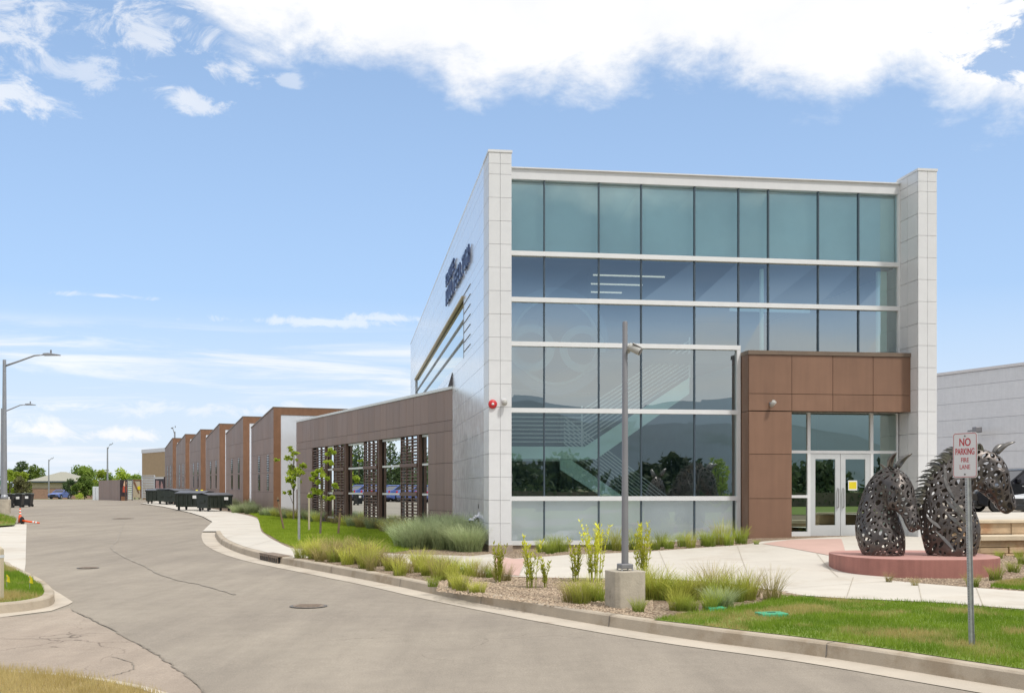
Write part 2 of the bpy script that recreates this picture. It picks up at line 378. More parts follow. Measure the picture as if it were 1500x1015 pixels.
# ------------------------------------------------------------------ camera, world, sun
cam = bpy.data.cameras.new('camera'); co = bpy.data.objects.new('camera', cam); col.objects.link(co)
co.location = (0, 0, EZ); co.rotation_euler = (R(90), 0, 0)
cam.sensor_width = 36; cam.lens = F/1500*36; cam.shift_y = (CV-507.5)/1500; cam.clip_end = 6000; cam.clip_start = .1
scene.camera = co
SUN = Vector((.50, -.58, 1.15)).normalized()
sun = bpy.data.lights.new('sun', 'SUN'); so = bpy.data.objects.new('sun', sun); col.objects.link(so)
sun.energy = 2.5; sun.angle = R(6); sun.color = (1, .965, .91)
so.rotation_euler = SUN.to_track_quat('Z', 'Y').to_euler(); so.location = (20, -20, 40)
W = bpy.data.worlds.new('World'); scene.world = W; W.use_nodes = True
def world():
    nt = W.node_tree; nt.nodes.clear(); k = N(nt)
    sky = k.n('ShaderNodeTexSky', {'sky_type': 'NISHITA', 'sun_disc': False, 'sun_elevation': math.asin(SUN.z), 'sun_rotation': math.atan2(SUN.x, SUN.y), 'air_density': 1.0, 'dust_density': .6, 'ozone_density': 1.5})
    d = k.n('ShaderNodeTexCoord').outputs['Generated']
    s = k.n('ShaderNodeSeparateXYZ', None, Vector=d)
    x, y, z = s.outputs
    az = k.math('ARCTAN2', x, y)
    e = k.math('DIVIDE', z, k.math('MAXIMUM', .05, k.math('SQRT', k.math('ADD', k.math('MULTIPLY', x, x), k.math('MULTIPLY', y, y)))))
    front = k.rng(y, -.1, .25)
    # big cumulus shelf: lower edge as a function of azimuth
    edge = [(-200,-60),(0,-60),(150,-30),(262,8),(330,62),(400,92),(480,96),(560,112),(620,128),(680,148),(760,136),(880,152),(960,132),(1060,110),(1120,138),(1220,160),(1350,140),(1420,176),(1520,168),(1700,190)]
    fc = k.n('ShaderNodeFloatCurve', None, Value=k.rng(az, -.6, .6, 0, 1, False))
    cv = fc.mapping.curves[0]
    pts = []
    for u, v in edge:
        a = math.atan((u-CU)/F); ee = (CV-v+17)/F*math.cos(a); pts.append(((a+.6)/1.2, ee))
    cv.points[0].location = pts[0]; cv.points[1].location = pts[-1]
    for p in pts[1:-1]: cv.points.new(*p)
    fc.mapping.use_clip = False; fc.mapping.update()
    # clouds as a layer seen in perspective
    pv = k.n('ShaderNodeCombineXYZ', None, X=k.math('MULTIPLY', az, 1.0), Y=k.math('MULTIPLY', e, 1.5), Z=0.0).outputs[0]
    n1 = k.noise(pv, 13, 9, .60, .35); n2 = k.noise(pv, 40, 6, .65, .2)
    nn = k.math('ADD', k.math('MULTIPLY', k.math('SUBTRACT', n1, .5), .11), k.math('MULTIPLY', k.math('SUBTRACT', n2, .5), .035))
    big = k.rng(k.math('ADD', k.math('SUBTRACT', e, fc.outputs[0]), nn), -.020, .032)
    # top right gap in the shelf
    def blob(u, v, ru, rv):
        a = math.atan((u-CU)/F); ee = (CV-v)/F*math.cos(a)
        da = k.math('DIVIDE', k.math('SUBTRACT', az, a), ru/F); de = k.math('DIVIDE', k.math('SUBTRACT', e, ee), rv/F)
        return k.math('SUBTRACT', 1.0, k.math('SQRT', k.math('ADD', k.math('MULTIPLY', da, da), k.math('MULTIPLY', de, de))))
    nb = k.math('MULTIPLY', k.math('SUBTRACT', k.noise(pv, 22, 8, .68, .6), .5), 4.2)
    gap = k.rng(k.math('ADD', blob(1500, 65, 80, 45), nb), -.1, .5)
    big = k.math('MULTIPLY', big, k.math('SUBTRACT', 1.0, k.math('MULTIPLY', gap, .9)))
    holes = None
    dens = big
    for (u, v, ru, rv, amp) in ((282,150,48,20,.65),(350,103,50,22,.65),(425,120,25,14,.4),(20,140,80,32,.65),(40,40,110,60,.6),(110,100,90,34,.45),(220,30,75,48,.6),(290,0,80,30,.65),(165,434,60,5,.5),(470,472,170,9,.5),(560,466,110,9,.5),(55,630,70,18,.95),(170,636,60,13,.95),(300,600,300,14,.5),(40,625,80,26,.6)):
        dens = k.math('MAXIMUM', dens, k.math('MULTIPLY', amp, k.rng(k.math('ADD', blob(u, v, ru, rv), nb), .05, .85)))
    # thin low streaks
    ps = k.n('ShaderNodeCombineXYZ', None, X=k.math('MULTIPLY', az, 3.0), Y=k.math('MULTIPLY', e, 34.0), Z=2.0).outputs[0]
    st = k.rng(k.noise(ps, 1.5, 7, .62, .5), .43, .68)
    band = k.math('MULTIPLY', k.rng(e, .150, .120), k.rng(az, .12, -.05))
    st = k.math('MULTIPLY', k.math('MULTIPLY', st, band), .75)
    dens = k.math('MAXIMUM', dens, st)
    # the sky behind the camera and overhead: broken cloud, bright near the hills
    pd = k.n('ShaderNodeVectorMath', {'operation': 'DIVIDE'}, i0=d, i1=k.n('ShaderNodeCombineXYZ', None, X=k.math('ADD', k.math('MAXIMUM', z, 0.0), .12), Y=k.math('ADD', k.math('MAXIMUM', z, 0.0), .12), Z=1.0).outputs[0]).outputs[0]
    over = k.rng(k.noise(pd, .75, 8, .6, .5), .42, .58)
    lowb = k.rng(k.noise(k.n('ShaderNodeCombineXYZ', None, X=k.math('MULTIPLY', az, 2.0), Y=k.math('MULTIPLY', e, 14.0), Z=5.0).outputs[0], 1.3, 6, .6, .4), .30, .62)
    lowc = k.math('MULTIPLY', k.rng(e, .19, .10), k.math('ADD', .45, k.math('MULTIPLY', lowb, .55)))
    backc = k.math('MAXIMUM', k.math('MULTIPLY', over, k.rng(e, .16, .34)), lowc)
    back = k.math('MULTIPLY', backc, k.math('SUBTRACT', 1.0, front))
    zen = k.math('MULTIPLY', k.math('MULTIPLY', over, k.rng(e, .46, .62)), front)
    dens = k.math('MAXIMUM', dens, k.math('MAXIMUM', back, zen))
    shade = k.rng(k.noise(pv, 7, 7, .6, .4), .38, .68, 1.0, .25, False)
    base = k.mix(1.0, sky.outputs[0], (1.25, 1.42, 1.62, 1), 'MULTIPLY')
    base = k.mix(k.math('MULTIPLY', front, .42), base, (4.5, 6.5, 9.3, 1))
    base = k.mix(k.math('ADD', k.rng(e, .40, .0, 0.0, .52, False), .10), base, (5.4, 7.4, 10.6, 1))
    base = k.mix(k.rng(e, .17, .0, 0, .85, False), base, (8.2, 8.9, 9.7, 1))
    base = k.mix(k.math('MULTIPLY', k.math('SUBTRACT', 1.0, front), k.rng(e, .14, .20, 0, .78)), base, (1.5, 2.0, 3.0, 1))
    cloud = k.mix(shade, (9.0, 9.25, 9.8, 1), (10.6, 10.6, 10.6, 1))
    cc = k.mix(dens, base, cloud)
    cc = k.mix(k.rng(z, -.02, -.06), cc, (2.2, 2.1, 1.9, 1))
    bg = k.n('ShaderNodeBackground', None, Color=cc, Strength=.1)
    k.n('ShaderNodeOutputWorld', None, Surface=bg.outputs[0])
world()
scene.view_settings.view_transform = 'Standard'; scene.view_settings.look = 'None'; scene.view_settings.exposure = 0
scene.render.engine = 'CYCLES'
scene.cycles.max_bounces = 8; scene.cycles.transparent_max_bounces = 16; scene.cycles.use_denoising = True
#--GROUND--
# ================================================================== GROUND
sheet('ground', [(-2500,-2500),(2500,-2500),(2500,3500),(-2500,3500)], lambda x, y: g(x, y)-.06, M['field'], 0, 0, (-20, 100, 130, 160, 190, 210))
kerb_line = [(1467,1005),(1210,963),(1000,935),(844,909.6),(720,887),(640,871),(573,856.5),(485,839.5),(412,825.6),(380,818.5),(347,808.5),(324,797),(316,786),(315.5,779.5)]
kp = [gp(u, v, g) for u, v in kerb_line]
d0 = Vector((kp[0][0]-kp[1][0], kp[0][1]-kp[1][1])).normalized()
kp = [(kp[0][0]+d0.x*30, kp[0][1]+d0.y*30), (kp[0][0]+d0.x*12, kp[0][1]+d0.y*12), (kp[0][0]+d0.x*4, kp[0][1]+d0.y*4)]+kp
KP = [Vector((p.x, p.y)) for p in smooth([(x, y, 0) for x, y in kp], 6)]
def offs(path, d):                                  # positive d = to the right of travel
    out = []
    for i, p in enumerate(path):
        t = (path[min(i+1, len(path)-1)]-path[max(i-1, 0)]).normalized()
        out.append(Vector((p.x+t.y*d, p.y-t.x*d)))
    return out
PAN, KB = offs(KP, -.44), offs(KP, .16)
apron_px = [(311,764),(297.6,756.6),(280,751),(240,742),(205,737)]
apron = [gp(u, v, g) for u, v in apron_px]
# road: one asphalt sheet reaching past the bends
road_pts = [(p.x, p.y) for p in PAN]+apron+[(-31, 108),(-31,135),(-90,135),(-90,-60),(60,-60)]
sheet('road', road_pts, g, M['asphalt'], 0, 4, (-20, 100, 110, 120, 130))
def strip(name, A, B, fa, fb, m, dz=0):
    mb = MB()
    for i in range(len(A)-1):
        mb.quad(*[(p.x, p.y, f(p.x, p.y)+dz) for p, f in ((A[i], fa), (A[i+1], fa), (B[i+1], fb), (B[i], fb))])
    o = mb.build(name, m); o['kind'] = 'structure'; return o
strip('gutter', PAN, offs(KP, .005), lambda x, y: g(x, y)+.006, lambda x, y: g(x, y)+.002, M['pan'])
def kerb(name, path, w, h, m, taper=0, joints=True):
    A = [path, offs(path, .018), offs(path, .04), offs(path, w)]
    mb = MB(); n = len(path)
    for i, p in enumerate(path):
        hh = h*min(1, .15+(n-1-i)/5) if taper else h
        z = g(p.x, p.y)
        for q, zz in ((A[0][i], z-.05), (A[1][i], z+hh-.02), (A[2][i], z+hh), (A[3][i], z+hh+.002), (A[3][i], z-.05)):
            mb.v.append((q.x, q.y, zz))
    for i in range(n-1):
        for k in range(4): a = i*5+k; mb.f.append((a, a+5, a+6, a+1))
    o = mb.build(name, m); o['kind'] = 'structure'; return o
kerb('kerb', KP, .16, .15, M['kerb'], taper=1)
# contraction joints cut across the kerb and pan
jb = MB(); acc = 0
for i in range(1, len(KP)-1):
    acc += (KP[i]-KP[i-1]).length
    if acc > 2.9 and KP[i].y > 6:
        acc = 0; p = KP[i]; t = (KP[i+1]-KP[i-1]).normalized(); nrm = Vector((t.y, -t.x)); z = g(p.x, p.y)
        a = p-nrm*.006
        def q(d, s, zz): w = p+nrm*d+t*s; return (w.x, w.y, zz)
        jb.quad(q(-.005,-.006,z), q(-.005,.006,z), q(.013,.006,z+.135), q(.013,-.006,z+.135))
        jb.quad(q(.02,-.006,z+.1525), q(.02,.006,z+.1525), q(.16,.006,z+.1545), q(.16,-.006,z+.1545))
o = jb.build('kerb_joint', M['iron'], fix=False); o['kind'] = 'structure'
# everything to the right of the kerb: a gravel-mulch bed with pavement and lawn laid on it
bed = [(p.x, p.y) for p in KB]+[(KP[-1].x, KP[-1].y), (PAN[-1].x, PAN[-1].y)]+[gp(u, v, HR) for u, v in ((311,764),(297.6,756.6),(280,751),(240,742),(205,737))]+[(-31,108),(-31,130),(30,130),(75,110),(75,0)]
sheet('planting_bed', bed, HR, M['mulch'], 0, 1.0)
def area(name, px, m, dz, h=HR, n=4, cuts=1.0, extra=(), sm=True):
    P = [gp(u, v, h) for u, v in px]
    if sm: P = [(p.x, p.y) for p in smooth([(x, y, 0) for x, y in P], n)]
    P = P+list(extra); sheet(name, P, h, m, dz, cuts); return P
kbpx = lambda i: (KB[i].x, KB[i].y)
# apron and sidewalk along the side of the building, then the plaza in front of the glass
iA = max(range(len(KB)), key=lambda i: -abs(KB[i].y-gp(435, 816, HR)[1]) if KB[i].x < -3 else -1e9)
walk = [kbpx(i) for i in range(iA, len(KB))]+[(KP[-1].x, KP[-1].y), (PAN[-1].x, PAN[-1].y)]+[gp(u, v, HR) for u, v in apron_px]+[(-31,107.5)]
inner = [(215,733.5),(262,738),(300,743),(327,748),(355,753),(377,759.6),(381,773),(388.5,783),(409,795),(432,803.6),(485,805.6),(550,809.5),(576,811),(644,813),(690,814.5)]
back = [(718,811.5),(722,813),(752,818.5),(830,813),(956,807.6),(1092,798),(1116,793.5)]
P1 = [gp(u, v, HR) for u, v in inner]; P1 = [(p.x, p.y) for p in smooth([(x, y, 0) for x, y in P1], 3)]
P2 = [gp(u, v, HR) for u, v in back]
front = [(1500,893),(1377,883),(1290,879),(1240,877),(1180,873),(1133,865),(1100,860),(1050,853),(956,848),(830,847),(756,845),(718,842),(690,836),(661,831),(591,824.5),(558,821),(500,817)]
P3 = [gp(u, v, HR) for u, v in front]
plz_back = [(13.2,29.2),(22,29.0),(22,23.5)]
r0 = [(1500,866.6),(1450,863),(1400,859),(1350,855),(1297,850)]
P4 = [gp(u, v, HR) for u, v in r0]
sheet('sidewalk', walk+P1+[gp(718,811.5,HR)]+[gp(718,842,HR)]+P3[12:], HR, M['concrete'], .006, 1.0)
far_r = P3[0][0]+7, P3[0][1]-2.9
sheet('plaza', [gp(718,842,HR)]+P2+[(9.9,28.9),(10.0,27.6),(22.0,29.3),(22,24.2),(10.6,24.2),(9.3,22.2),(6.6,19.2)]+P4[::-1]+[(P4[0][0]+7, P4[0][1]-1.6), far_r]+P3[:12], HR, M['concrete'], .010, 1.0)
# broom joints sawn in the pavement
jo = MB()
def joint(a, b, w=.012, dz=.014):
    A, B = Vector(a), Vector(b); t = (B-A).normalized(); n = Vector((-t.y, t.x))*w/2; k = max(1, int((B-A).length/1.0))
    for i in range(k):
        p, q = A.lerp(B, i/k), A.lerp(B, (i+1)/k)
        jo.quad(*[(w_.x, w_.y, HR(w_.x, w_.y)+dz) for w_ in (p-n, q-n, q+n, p+n)])
e1, e2 = Vector((math.cos(R(8.2)), math.sin(R(8.2)))), Vector((-math.sin(R(8.2)), math.cos(R(8.2))))
for a, b in (((760,843),(775,819)),((842,846),(850,812)),((985,849),(965,806.5)),((1105,859),(1080,800)),((1228,846),(1190,803)),((760,831),(1160,822)),((1135,864),(1300,852)),((1240,876),(1250,846)),((1350,880),(1345,856)),((1440,888),(1430,862)),((560,820),(572,812)),((640,829),(655,814)),((385,778),(322,790)),((400,791),(345,806)),((377,760),(308,766)),((360,755),(300,757)),((330,749),(280,751))):
    joint(gp(*a, HR), gp(*b, HR))
o = jo.build('pavement_joint', M['base_conc'], fix=False); o['kind'] = 'structure'
for px in ([(722,841),(760,844),(770,819),(752,819),(726,815)], [(1117,797),(1160,791),(1232,789.5),(1240,815),(1230,817)]):
    sheet('pink_pavement', [gp(u, v, HR) for u, v in px], HR, M['pink_conc'], .016, 1.0)
# lawns
iL = min(range(len(KB)), key=lambda i: (Vector(gp(955,912,HR))-KB[i]).length)
lawn_r = [gp(u, v, HR) for u, v in ((958,908),(1000,899),(1060,894),(1110,884),(1150,873),(1180,874.5),(1240,878.5),(1290,880.5),(1377,884.5),(1500,895))]
LR = lawn_r+[(far_r[0], far_r[1]-.1),(far_r[0]+4, far_r[1]-5.5)]+[kbpx(i) for i in range(2, iL)]
sheet('lawn', LR, HR, M['lawn_soil'], .007, 1.0)
lawn_l = [(377,757.5),(382,772),(390,782),(411,794),(434,802.2),(485,804.2),(550,808),(578,809.5),(598,806),(606,795),(592,780),(560,772),(480,765.5),(420,757),(380,750),(352,747.5)]
LL = [gp(u, v, HR) for u, v in lawn_l]
sheet('lawn', LL, HR, M['lawn_soil'], .007, 1.0)
LS = [gp(u, v, HR) for u, v in ((1450,860),(1462,853),(1500,848),(1560,846),(1600,860),(1500,864.5))]
sheet('lawn', LS, HR, M['lawn_soil'], .007, 1.0)
# parking court at the rear right
sheet('parking_court', [(13,33.5),(60,24),(60,75),(10.5,75)], HR, M['asphalt'], .02, 2.0)
# left side: pale concrete crossing, old asphalt, island with kerb, dry verge
sheet('crossing', [gp(u, v, g) for u, v in ((39,767.5),(38,800),(37.5,826),(34,848),(14,838),(0,831),(-120,838),(-120,772))], g, M['concrete'], .006, 2.0)
sheet('verge', [gp(u, v, HI) for u, v in ((24,761),(21,766),(0,767.5),(-160,770),(-160,752),(0,754))], HI, M['lawn_soil'], -.06, 2.0)
old = [(30,903),(75,897),(102,890),(107,896),(150,917),(200,943),(245,970),(275,992),(300,1016),(340,1100),(-300,1100),(-300,900)]
sheet('old_asphalt', [gp(u, v, g) for u, v in old], g, M['asphalt_old'], .004, 2.0)
def band(name, px, w, m, dz=.010):
    P = [Vector((p.x, p.y)) for p in smooth([(*gp(u, v, g), 0) for u, v in px], 8)]
    rnd = random.Random(3); A, B = [], []
    for i, p in enumerate(P):
        t = (P[min(i+1, len(P)-1)]-P[max(i-1, 0)]).normalized(); n = Vector((-t.y, t.x)); ww = w*(.4+rnd.random()*.9); s = n*rnd.uniform(-.018, .018)
        A.append(p+n*ww/2+s); B.append(p-n*ww/2+s)
    f = lambda x, y: g(x, y)+dz
    return strip(name, A, B, f, f, m)
band('road_crack', [(104,893),(130,905),(165,923),(200,943),(228,958),(248,972),(272,990),(300,1014),(330,1060)], .022, M['asphalt_tar'])
band('road_crack', [(-20,936),(40,936),(90,935),(110,930)], .012, M['asphalt_tar'])
band('road_crack', [(150,992),(180,986),(198,975),(165,962)], .012, M['asphalt_tar'])
band('road_crack', [(183,762),(172,790),(163,800),(175,812),(205,826),(245,845),(300,858),(345,871)], .06, pm('old_seam', (.292,.254,.208), .9, var=.2, scale=3), .008)
ISL = [gp(u, v, g) for u, v in ((-70,906),(0,899),(40,895),(70,889),(80,882),(77,873),(62,860),(40,848),(20,838),(5,831),(-70,826))]
ISp = [Vector((p.x, p.y)) for p in smooth([(x, y, 0) for x, y in ISL], 5)]
ctr = Vector((sum(p.x for p in ISp)/len(ISp), sum(p.y for p in ISp)/len(ISp)))
sgn = .15 if (offs(ISp, .15)[10]-ctr).length < (ISp[10]-ctr).length else -.15
isl_in = offs(ISp, sgn)
mb = MB(); n = len(ISp)
for p, q in zip(ISp, isl_in):
    z = g(p.x, p.y); mid = p.lerp(q, .15)
    for w, zz in ((p, z-.05), (p.lerp(q, .05), z+.12), (mid, z+.14), (q, z+.142), (q, z-.05)): mb.v.append((w.x, w.y, zz))
for i in range(n-1):
    for k in range(4): a = i*5+k; mb.f.append((a, a+5, a+6, a+1))
o = mb.build('kerb', M['kerb']); o['kind'] = 'structure'
iso = offs(ISp, -sgn*2.6)
tipn = [gp(u, v, g) for u, v in ((-70,915),(0,904.5),(32,900.5),(75,895),(100,886),(107,882),(98,876),(72,860),(45,848))]
sheet('gutter', tipn+[(p.x, p.y) for p in ISp[::-1] if p.y < gp(45,849,g)[1]], g, M['pan'], .008, 0)
sheet('lawn', [(p.x, p.y) for p in isl_in], HI, M['lawn_soil'], .0, 1.0)
VK = [Vector((p.x, p.y)) for p in smooth([(*gp(u, v, g), 0) for u, v in ((-60,984),(0,985.5),(60,989),(110,993),(150,998),(195,1006),(235,1016),(300,1040),(340,1080))], 4)]
va = offs(VK, .14)
if va[3].y > VK[3].y: va = offs(VK, -.14)
strip('kerb', VK, va, lambda x, y: g(x, y)+.03, lambda x, y: g(x, y)+.05, M['pan'])
DV = [(p.x, p.y) for p in va]+[(va[-1].x, 3.0),(va[0].x-1, 3.0)]
sheet('dry_verge', DV, g, M['dry_soil'], .045, 1.0)
# hills behind the camera (they show in the glass)
def hill_sheet():
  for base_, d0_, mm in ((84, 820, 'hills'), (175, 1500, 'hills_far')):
    mb = MB(); rnd = random.Random(5+d0_); n = 130; rows = 5
    prof = []
    for i in range(n):
        t = i/(n-1); h = base_+52*math.sin(t*9.0+.6+d0_)*.5+28*math.sin(t*23+1.3)*.5+9*math.sin(t*57+2)+18*math.sin(t*4.2+2.0)+rnd.uniform(-2, 2)
        prof.append(max(18, h))
    for r_ in range(rows):
        for i in range(n):
            a = R(-100+200*i/(n-1)); d = d0_+r_*110
            k = (0, .55, 1, .8, 0)[r_]
            mb.v.append((math.sin(a)*d, -math.cos(a)*d, k*prof[i]+(rnd.uniform(-4, 4) if 0 < r_ < 4 else -2)))
    for r_ in range(rows-1):
        for i in range(n-1): a = r_*n+i; mb.f.append((a, a+1, a+n+1, a+n))
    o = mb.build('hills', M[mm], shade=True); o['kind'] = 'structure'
hill_sheet()
# ================================================================== WHITE OFFICE BLOCK
C0x, C0y, AZ = -.5416, 25.9, R(8.2)
cs, sn = math.cos(AZ), math.sin(AZ)
def fs(u, d=1.0):                                   # photo column -> metres along the front, on the plane d behind the pillar face
    r = (u-CU)/F; return (r*(C0y+d*cs)-C0x+d*sn)/(cs-r*sn)
def fz(u, v, d=1.0):
    s = fs(u, d); return EZ-(v-CV)/F*(C0y+s*sn+d*cs)
office = thing('office_building', 'white panelled office building with a tall teal glass front and brown entrance canopy', 'office building', (C0x, C0y, 0), AZ)
ZB, ZT = .42, 9.62
GD = 1.0
zt = [.40, 1.50, 3.644, 5.255, 6.33, 7.45, 9.24]      # sill, five transoms, head
s_l, s_r, PR0, PR1 = .53, fs(1316), fs(1345, 0), fs(1372.5, 0)
bays = [s_l]+[fs(u) for u in (797,877,939,1017,1081.5,1125,1198,1257)]+[s_r]
zp = [ZB+.10+k*.5435 for k in range(-1, 17)]; zp = [ZB]+[z for z in [7.45-.5435*k for k in range(13, -4, -1)] if ZB+.1 < z < 9.3]+[9.33, ZT]
# left pillar and the long side wall
def pillar(x0, x1, y0, y1, side):
    c = MB().box(x0+.03, x1-.03, y0+.03, y1, ZB+.01, ZT-.03)
    p = MB(); p.panels([x0, (x0+x1)/2, x1], zp, y0, y0+.03, .007)
    ys = [y0+.031, (y0+y1)/2, y1]
    p.panels(ys, zp, x0, x0+.03, .010, 'yz')
    if side: p.panels(ys, zp, x1-.03, x1, .010, 'yz')
    p.box(x0-.015, x1+.015, y0-.015, y1+.0, ZT-.028, ZT+.03)
    return p, c
p, c = pillar(0, .54, 0, 1.0, True); c.build('pillar_core', M['core'], p.build('corner_pillar', M['white'], office))
p, c = pillar(PR0, PR1, 0, 1.06, True)
p.box(PR0-.0, PR1, 1.07, 1.6, ZB, ZT); c.build('pillar_core', M['core'], p.build('end_pillar', M['white'], office))
LY = 35.0
WY0, WY1, WZ0, WZ1 = 5.9, 30.2, 5.5, 7.18
yc = [1.003]+[1.95+1.96*k for k in range(0, 17)]+[LY]
yc = sorted(set([y for y in yc if abs(y-WY0) > .5 and abs(y-WY1) > .5]+[WY0, WY1]))
zc = sorted(set([z for z in zp if abs(z-WZ0) > .2 and abs(z-WZ1) > .2]+[WZ0, WZ1]))
p = MB(); p.panels(yc, zc, 0, .03, .007, 'yz', (WY0, WY1, WZ0, WZ1)); p.box(-.012, .3, 1.02, LY, ZT-.03, ZT+.025)
sw = p.build('side_wall', M['white_side'], office)
c = MB(); c.box(.028, .27, 1.0, LY, ZB+.01, WZ0); c.box(.028, .27, 1.0, LY, WZ1, ZT-.04); c.box(.028, .27, 1.0, WY0, WZ0, WZ1); c.box(.028, .27, WY1, LY, WZ0, WZ1)
c.build('wall_core', M['core'], sw)
lv = MB()
for k in range(7): z = WZ0+.12+k*.27; lv.box(-.012, .0, 4.05, 5.85, z, z+.018)
lv.build('shadow_slot', M['iron'], office)
sw = MB().box(.05, .06, WY0, WY1, WZ0, WZ1).build('side_window', M['glass_side'], office)
w = MB()
for z in (WZ0+.55, WZ0+1.10): w.box(.0, .048, WY0, WY1, z-.012, z+.012)
w.box(-.01, .05, WY0-.04, WY0, WZ0-.04, WZ1); w.box(-.01, .05, WY1, WY1+.05, WZ0-.04, WZ1); w.build('window_bar', M['galv'], sw)
MB().box(-.06, .05, WY0-.05, WY1+.05, WZ1, WZ1+.06).build('window_head', M['cream'], sw)
# plinth
MB().box(.0, .56, -.02, 1.0, -.2, ZB).box(.02, .27, 1.0, LY, -.2, ZB).build('plinth', M['plinth'], office)
MB().box(.56, fs(1090), .97, 1.1, -.2, .37).build('plinth', M['plinth'], office)
# roof and shell
MB().box(.27, PR1-.01, 1.2, LY, 9.2, 9.35).build('roof', M['core'], office)
MB().box(PR1-.25, PR1-.01, 1.6, LY, 0, 9.19).box(.27, PR1-.26, LY-.2, LY, 0, 9.19).build('rear_wall', M['white'], office)
# parapet over the glass
pa = MB().box(s_l, PR0, .93, 1.2, 9.25, 9.50).box(s_l, PR0, .88, 1.25, 9.501, 9.53).build('parapet', M['white'], office)
# curtain wall
rnd = random.Random(11)
s_can = fs(1083)
for z in zt[1:-1]:
    MB().box(s_l, s_r if z > 5.3 else s_can, .90, 1.06, z-.055, z+.055).build('transom', M['white_frame'], office)
MB().box(s_l, s_can, .92, 1.06, .37, .475).build('sill', M['white_frame'], office)
MB().box(s_can-.09, s_can, .905, 1.055, .476, 5.199).build('jamb', M['white_frame'], office)
MB().box(s_r-.05, s_r, .905, 1.055, 4.985, 9.24).build('jamb', M['white_frame'], office)
MB().box(s_l, s_l+.03, .905, 1.055, .476, 9.24).build('jamb', M['white_frame'], office)
for i, s in enumerate(bays[1:-1]):
    z0 = .476 if i < 4 else 5.311 if i == 4 else 4.985
    zz = [z0]+[z for z in zt[1:-1] if z > z0+.05 and not (i > 4 and z < 5.5)]+[9.24]
    m_ = MB()
    for a, b in zip(zz[:-1], zz[1:]): m_.box(s-.016, s+.016, .955, 1.05, a+(.055 if a in zt else 0), b-(.055 if b < 9.2 else 0))
    m_.build('mullion', M['mull'], office)
for i in range(9):
    for j in range(6):
        if j < 3 and i > 4: continue
        a, b = bays[i]+.016, bays[i+1]-.016
        if j < 3 and i == 4: b = s_can-.09
        if j == 2 and i == 4: pass
        z0, z1 = zt[j]+.055, zt[j+1]-.055
        if j == 3 and i > 4: z0 = 4.98
        q = [rnd.uniform(-.003, .003) for _ in range(4)]
        pane = MB().quad((a, 1.0+q[0], z0), (b, 1.0+q[1], z0), (b, 1.0+q[2], z1), (a, 1.0+q[3], z1)).build('glass_pane', M['glass_spandrel' if j == 5 else 'glass_low' if j == 0 else 'glass'], office, fix=False)
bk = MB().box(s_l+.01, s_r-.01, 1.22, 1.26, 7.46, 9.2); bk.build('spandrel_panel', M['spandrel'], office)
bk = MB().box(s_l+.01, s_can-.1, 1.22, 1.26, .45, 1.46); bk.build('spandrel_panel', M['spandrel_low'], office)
# interior that shows through the glass
it = MB(); it.box(.28, PR1-.26, 1.27, 11, .28, .40); it.build('interior_floor', M['int_floor'], office)
MB().box(.28, PR1-.26, 10.9, 11.1, .4, 9.1).build('interior_wall', M['int_wall'], office)
MB().box(s_can+.02, s_can+.14, 1.5, 10.8, .41, 4.9).build('interior_wall', M['int_wall'], office)
MB().box(3.05, PR1-.26, 2.0, 10.8, 4.98, 5.22).build('upper_floor', M['int_dark'], office)
MB().box(.28, PR1-.26, 1.3, 10.85, 7.40, 7.44).build('ceiling', M['int_dark'], office)
MB().box(3.0, 3.04, 2.8, 10.8, 5.25, 7.38).build('interior_wall', M['int_dark'], office)
for k in range(5):
    y = 3.0+k*1.25; MB().box(3.15+.05*k, 5.1-.28*k, y, y+.045, 7.385-.02, 7.398).build('ceiling_light', M['led'], office)
MB().box(fs(1133), fs(1262), 4.2, 4.3, 6.72, 6.80).build('ceiling_light', M['led_dim'], office)
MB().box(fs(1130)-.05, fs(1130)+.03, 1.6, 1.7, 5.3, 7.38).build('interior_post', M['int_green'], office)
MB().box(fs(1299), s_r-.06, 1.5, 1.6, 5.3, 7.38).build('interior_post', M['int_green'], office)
# ring emblem hung inside the glass
def ring(cx, cz, y, r0, r1, m, name, par, a0=0, a1=360):
    mb = MB(); n = 48
    for k in range(n+1):
        a = R(a0+(a1-a0)*k/n)
        for r_ in (r0, r1): mb.v.append((cx+r_*math.cos(a), y, cz+r_*math.sin(a)))
    for k in range(n): i = 2*k; mb.f.append((i, i+1, i+3, i+2))
    return mb.build(name, m, par, fix=False)
rcx, rcz = fs(814, 2.2), fz(814, 500, 2.2)
rg = ring(rcx, rcz, 2.2, 1.13, 1.38, M['ring'], 'ring_emblem', office)
ring(rcx, rcz, 2.19, 1.05, 1.12, M['ring_pale'], 'ring_edge', rg)
for du in (-36, 40): ring(rcx+du*.0175, rcz-.18, 2.19, .40, .60, M['ring_pale'], 'ring_eye', rg)
# staircase
st = MB()
yS = 2.3
a0, a1 = .35, fs(868, yS); zl0 = fz(820, 672, yS); zl1 = fz(820, 654, yS)
st.box(a0, a1, yS, yS+2.4, zl0, zl1)
upx, upz = fs(1010, yS), fz(1010, 553, yS)
st.prism([(a1-.55, zl0), (a1+.1, zl0), (upx, upz-.42), (upx, upz), (a1-.2, zl1)], 'y', yS, yS+.08)
lx, lz = fs(990, yS+1.3), .45
st.prism([(a1-.6, zl1-.1), (a1-.6, zl0-.25), (lx-.35, lz), (lx+.1, lz)], 'y', yS+1.3, yS+1.38)
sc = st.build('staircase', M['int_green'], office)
rl = MB()
for k in range(9):
    z = zl1+.12+k*.105
    rl.tube([(a0, yS, z), (a1-.25, yS, z), (upx, yS, upz+.12+k*.105)], .019, 6)
    rl.tube([(a1-.5, yS+1.3, zl1+.05+k*.1), (lx, yS+1.3, lz+.1+k*.1)], .019, 6)
